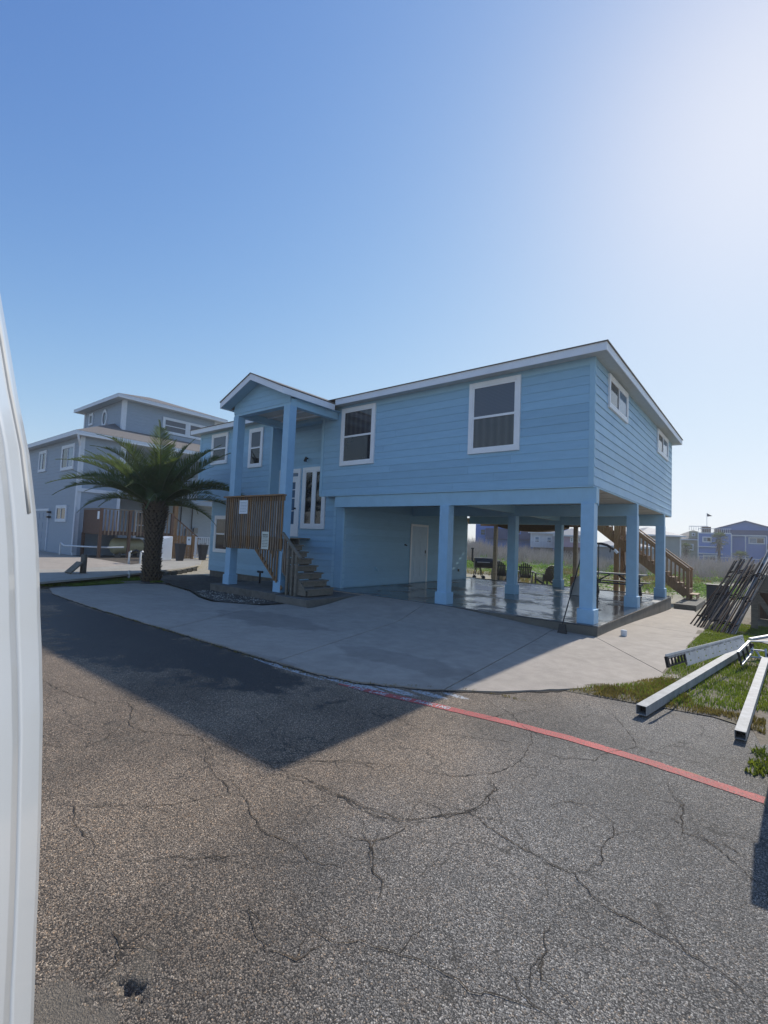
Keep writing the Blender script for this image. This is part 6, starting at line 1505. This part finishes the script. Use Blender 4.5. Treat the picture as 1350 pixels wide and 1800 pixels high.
for s in range(3): window(h, 'y', 2.62, 1, .9+s*1.5, 1.5+s*1.5, 2.0, 3.1, .1, 'hung', (m_glass2, m_glass2), wm=fw, proud=.05)
h = far_house('teal_house', 'pale teal house cut off beyond the royal blue gable', (7.2, 96, 0), face_yaw(7, 96), 8.5, 9, .3, 5.4, .8, fmat('far_teal_paint', (.16, .36, .36)), 'hip', .4, [(-3.4, -2.2, 3.4, 4.6)])
mbv = fmat('far_blue_violet_paint', (.09, .19, .50))
h = far_house('blue_block_house', 'large blue violet flat building behind the bare thicket', (-27.4, 61, 0), face_yaw(-28, 60), 14, 8, 0, 6.9, .02, mbv, 'gable', 0, [], roofm=mbv, trims=False)
mb = MB(); mb.box(-5.4, 3.5, -.9, -.05, 2.5, 4.2); mb.build('parapet', fmat('far_dark_blue_paint', (.05, .07, .15)), h)
for (u, z) in ((-6.3, 3.0), (-.9, 3.4), (4.6, 3.2)): window(h, 'x', -.02 if u != -.9 else -.92, -1, u, u+.9, z, z+1.1, .1, 'hung', (m_glass2, m_glass2), wm=mbv, proud=.05)
h = far_house('white_cottage', 'white raised cottage with sloping porch seen between carport columns', (-21.6, 55, 0), face_yaw(-21.6, 55), 3.2, 6, 1.6, 3.6, 1.1, fmat('far_white_paint', (.55, .57, .60)), 'hip', .4, [(-1.2, -.4, 2.1, 3.1), (.4, 1.2, 2.1, 3.1)], base=m_woodg, roofm=fmat('far_pale_roof', (.27, .27, .27)))
mb = MB(); mb.box(-1.6, 1.6, -1.2, -1.1, 2.4, 2.5); mb.box(-1.6, 1.6, -1.2, -.1, 1.5, 1.62)
for k in range(9): mb.box(-1.6+k*.38, -1.54+k*.38, -1.2, -1.12, 1.62, 2.4)
mb.build('porch_rail', fw, h)
h = far_house('lilac_house', 'lilac pink house with grey hip roof seen left of the corner column', (-16.6, 51.5, 0), face_yaw(-17, 51), 3.6, 6, 1.7, 3.2, 1.0, fmat('far_lilac_paint', (.36, .27, .36)), 'hip', .45, [(-.2, .2, 2.3, 3.0), (.7, 1.1, 2.3, 3.0)], base=m_woodbr, roofm=fmat('far_pale_roof', (.27, .27, .27)))
h = far_house('grey_barn', 'low grey house with pale roof glimpsed behind the curved pole', (-9.2, 44, 0), face_yaw(-9.2, 44), 5.4, 6, .3, 2.0, .9, fmat('far_stone_grey', (.26, .26, .28)), 'hip', .3, [], roofm=fmat('far_pale_roof', (.27, .27, .27)))
# far palms
def far_palm(x, y, h, r_, lab, nf=34, tr=.16):
    t = thing('fan_palm', lab, 'palm tree', (x, y, 0)); z0 = Gfield(x, y)
    mb = MB(); mb.tube([(x, y, z0-.2), (x, y, z0+h)], [tr*1.4, tr], 8); mb.build('trunk', m_trunk, t)
    mb = MB()
    for k in range(nf):
        a = k*2.4; el = R(75-110*k/nf); d = Vector((math.cos(a)*math.cos(el), math.sin(a)*math.cos(el), math.sin(el))); p = Vector((x, y, z0+h)); q = p+d*r_*.55
        mb.tube([p, q], .02, 3)
        s = d.cross(Vector((0, 0, 1))).normalized(); u = s.cross(d)
        for j in range(9):
            an = R(-75+150*j/8); e = q + (d*math.cos(an)+s*math.sin(an))*r_*.5*rnd.uniform(.85, 1.1) - Vector((0, 0, r_*.16*rnd.random())); w_ = u*.0 + s*math.cos(an)*.05 - d*math.sin(an)*.05
            mb.add([q-w_*.3, q+w_*.3, (q+e)/2+w_, e, (q+e)/2-w_], [(0, 1, 2, 3, 4)])
    mb.build('crown', m_farpalm, t, kind='stuff', fix=False)
    if h > 2:
        mb = MB()
        for k in range(60):
            a = rnd.uniform(0, 6.28); z = z0+h-rnd.uniform(.2, 1.9); mb.add([(x+math.cos(a)*.25, y+math.sin(a)*.25, z+.5), (x+math.cos(a+.3)*.35, y+math.sin(a+.3)*.35, z+.4), (x+math.cos(a)*.6, y+math.sin(a)*.6, z-.3)], [(0, 1, 2)])
        mb.build('dead_fronds', m_boot, t, kind='stuff', fix=False)
far_palm(-3.2, 80, 3.9, 1.6, 'taller fan palm standing in front of the royal blue houses')
far_palm(-.6, 82, 1.2, 1.5, 'squat fan palm below the royal blue gable')
far_palm(-7.3, 78, 2.3, 1.2, 'small fan palm before the tan house')
t = thing('wooden_fence', 'pale low fence line at the foot of the far blue houses', 'fence', (-2, 84, 0))
mb = MB(); mb.bar((-6.2, 84, 1.15), (3.0, 86, 1.0), .05, .08); mb.build('rail', fw, t)
for k in range(8): u = k/7; mb = MB(); mb.bar((-6.2+9.2*u, 84+2*u, -.1), (-6.2+9.2*u, 84+2*u, 1.1), .08, .08); mb.build('fence_post', m_woodg, t)

t = thing('shadow_caster', 'dark box added just out of view to cast a shadow on the asphalt', 'cabinet', (3.3, -5.4, -.22))  # added stand-in at the right, there only to cast the asphalt edge shadow
bx('caster_body', m_navy, t, 3.0, 3.7, -5.75, -5.15, -.25, 1.02, bevel=.01); bx('caster_front', m_rustk, t, 3.06, 3.64, -5.77, -5.752, -.15, .95); bx('caster_top', m_rustk, t, 2.985, 3.72, -5.78, -5.13, 1.021, 1.05)
# thin sea haze: even density, closed box round everything, sky outside
hz = MB().box(-110, 60, -60, 115, -1.6, 13).build('haze', None or bpy.data.materials.new('haze_air'), None, None, None, None, 'stuff')
hm = bpy.data.materials['haze_air']; hm.use_nodes = True; hn = hm.node_tree; hn.nodes.clear()
ho = hn.nodes.new('ShaderNodeOutputMaterial'); hv = hn.nodes.new('ShaderNodeVolumePrincipled'); hv.inputs['Color'].default_value = (.9, .93, 1, 1); hv.inputs['Density'].default_value = .0011; hv.inputs['Anisotropy'].default_value = .35
hn.links.new(hv.outputs[0], ho.inputs['Volume'])
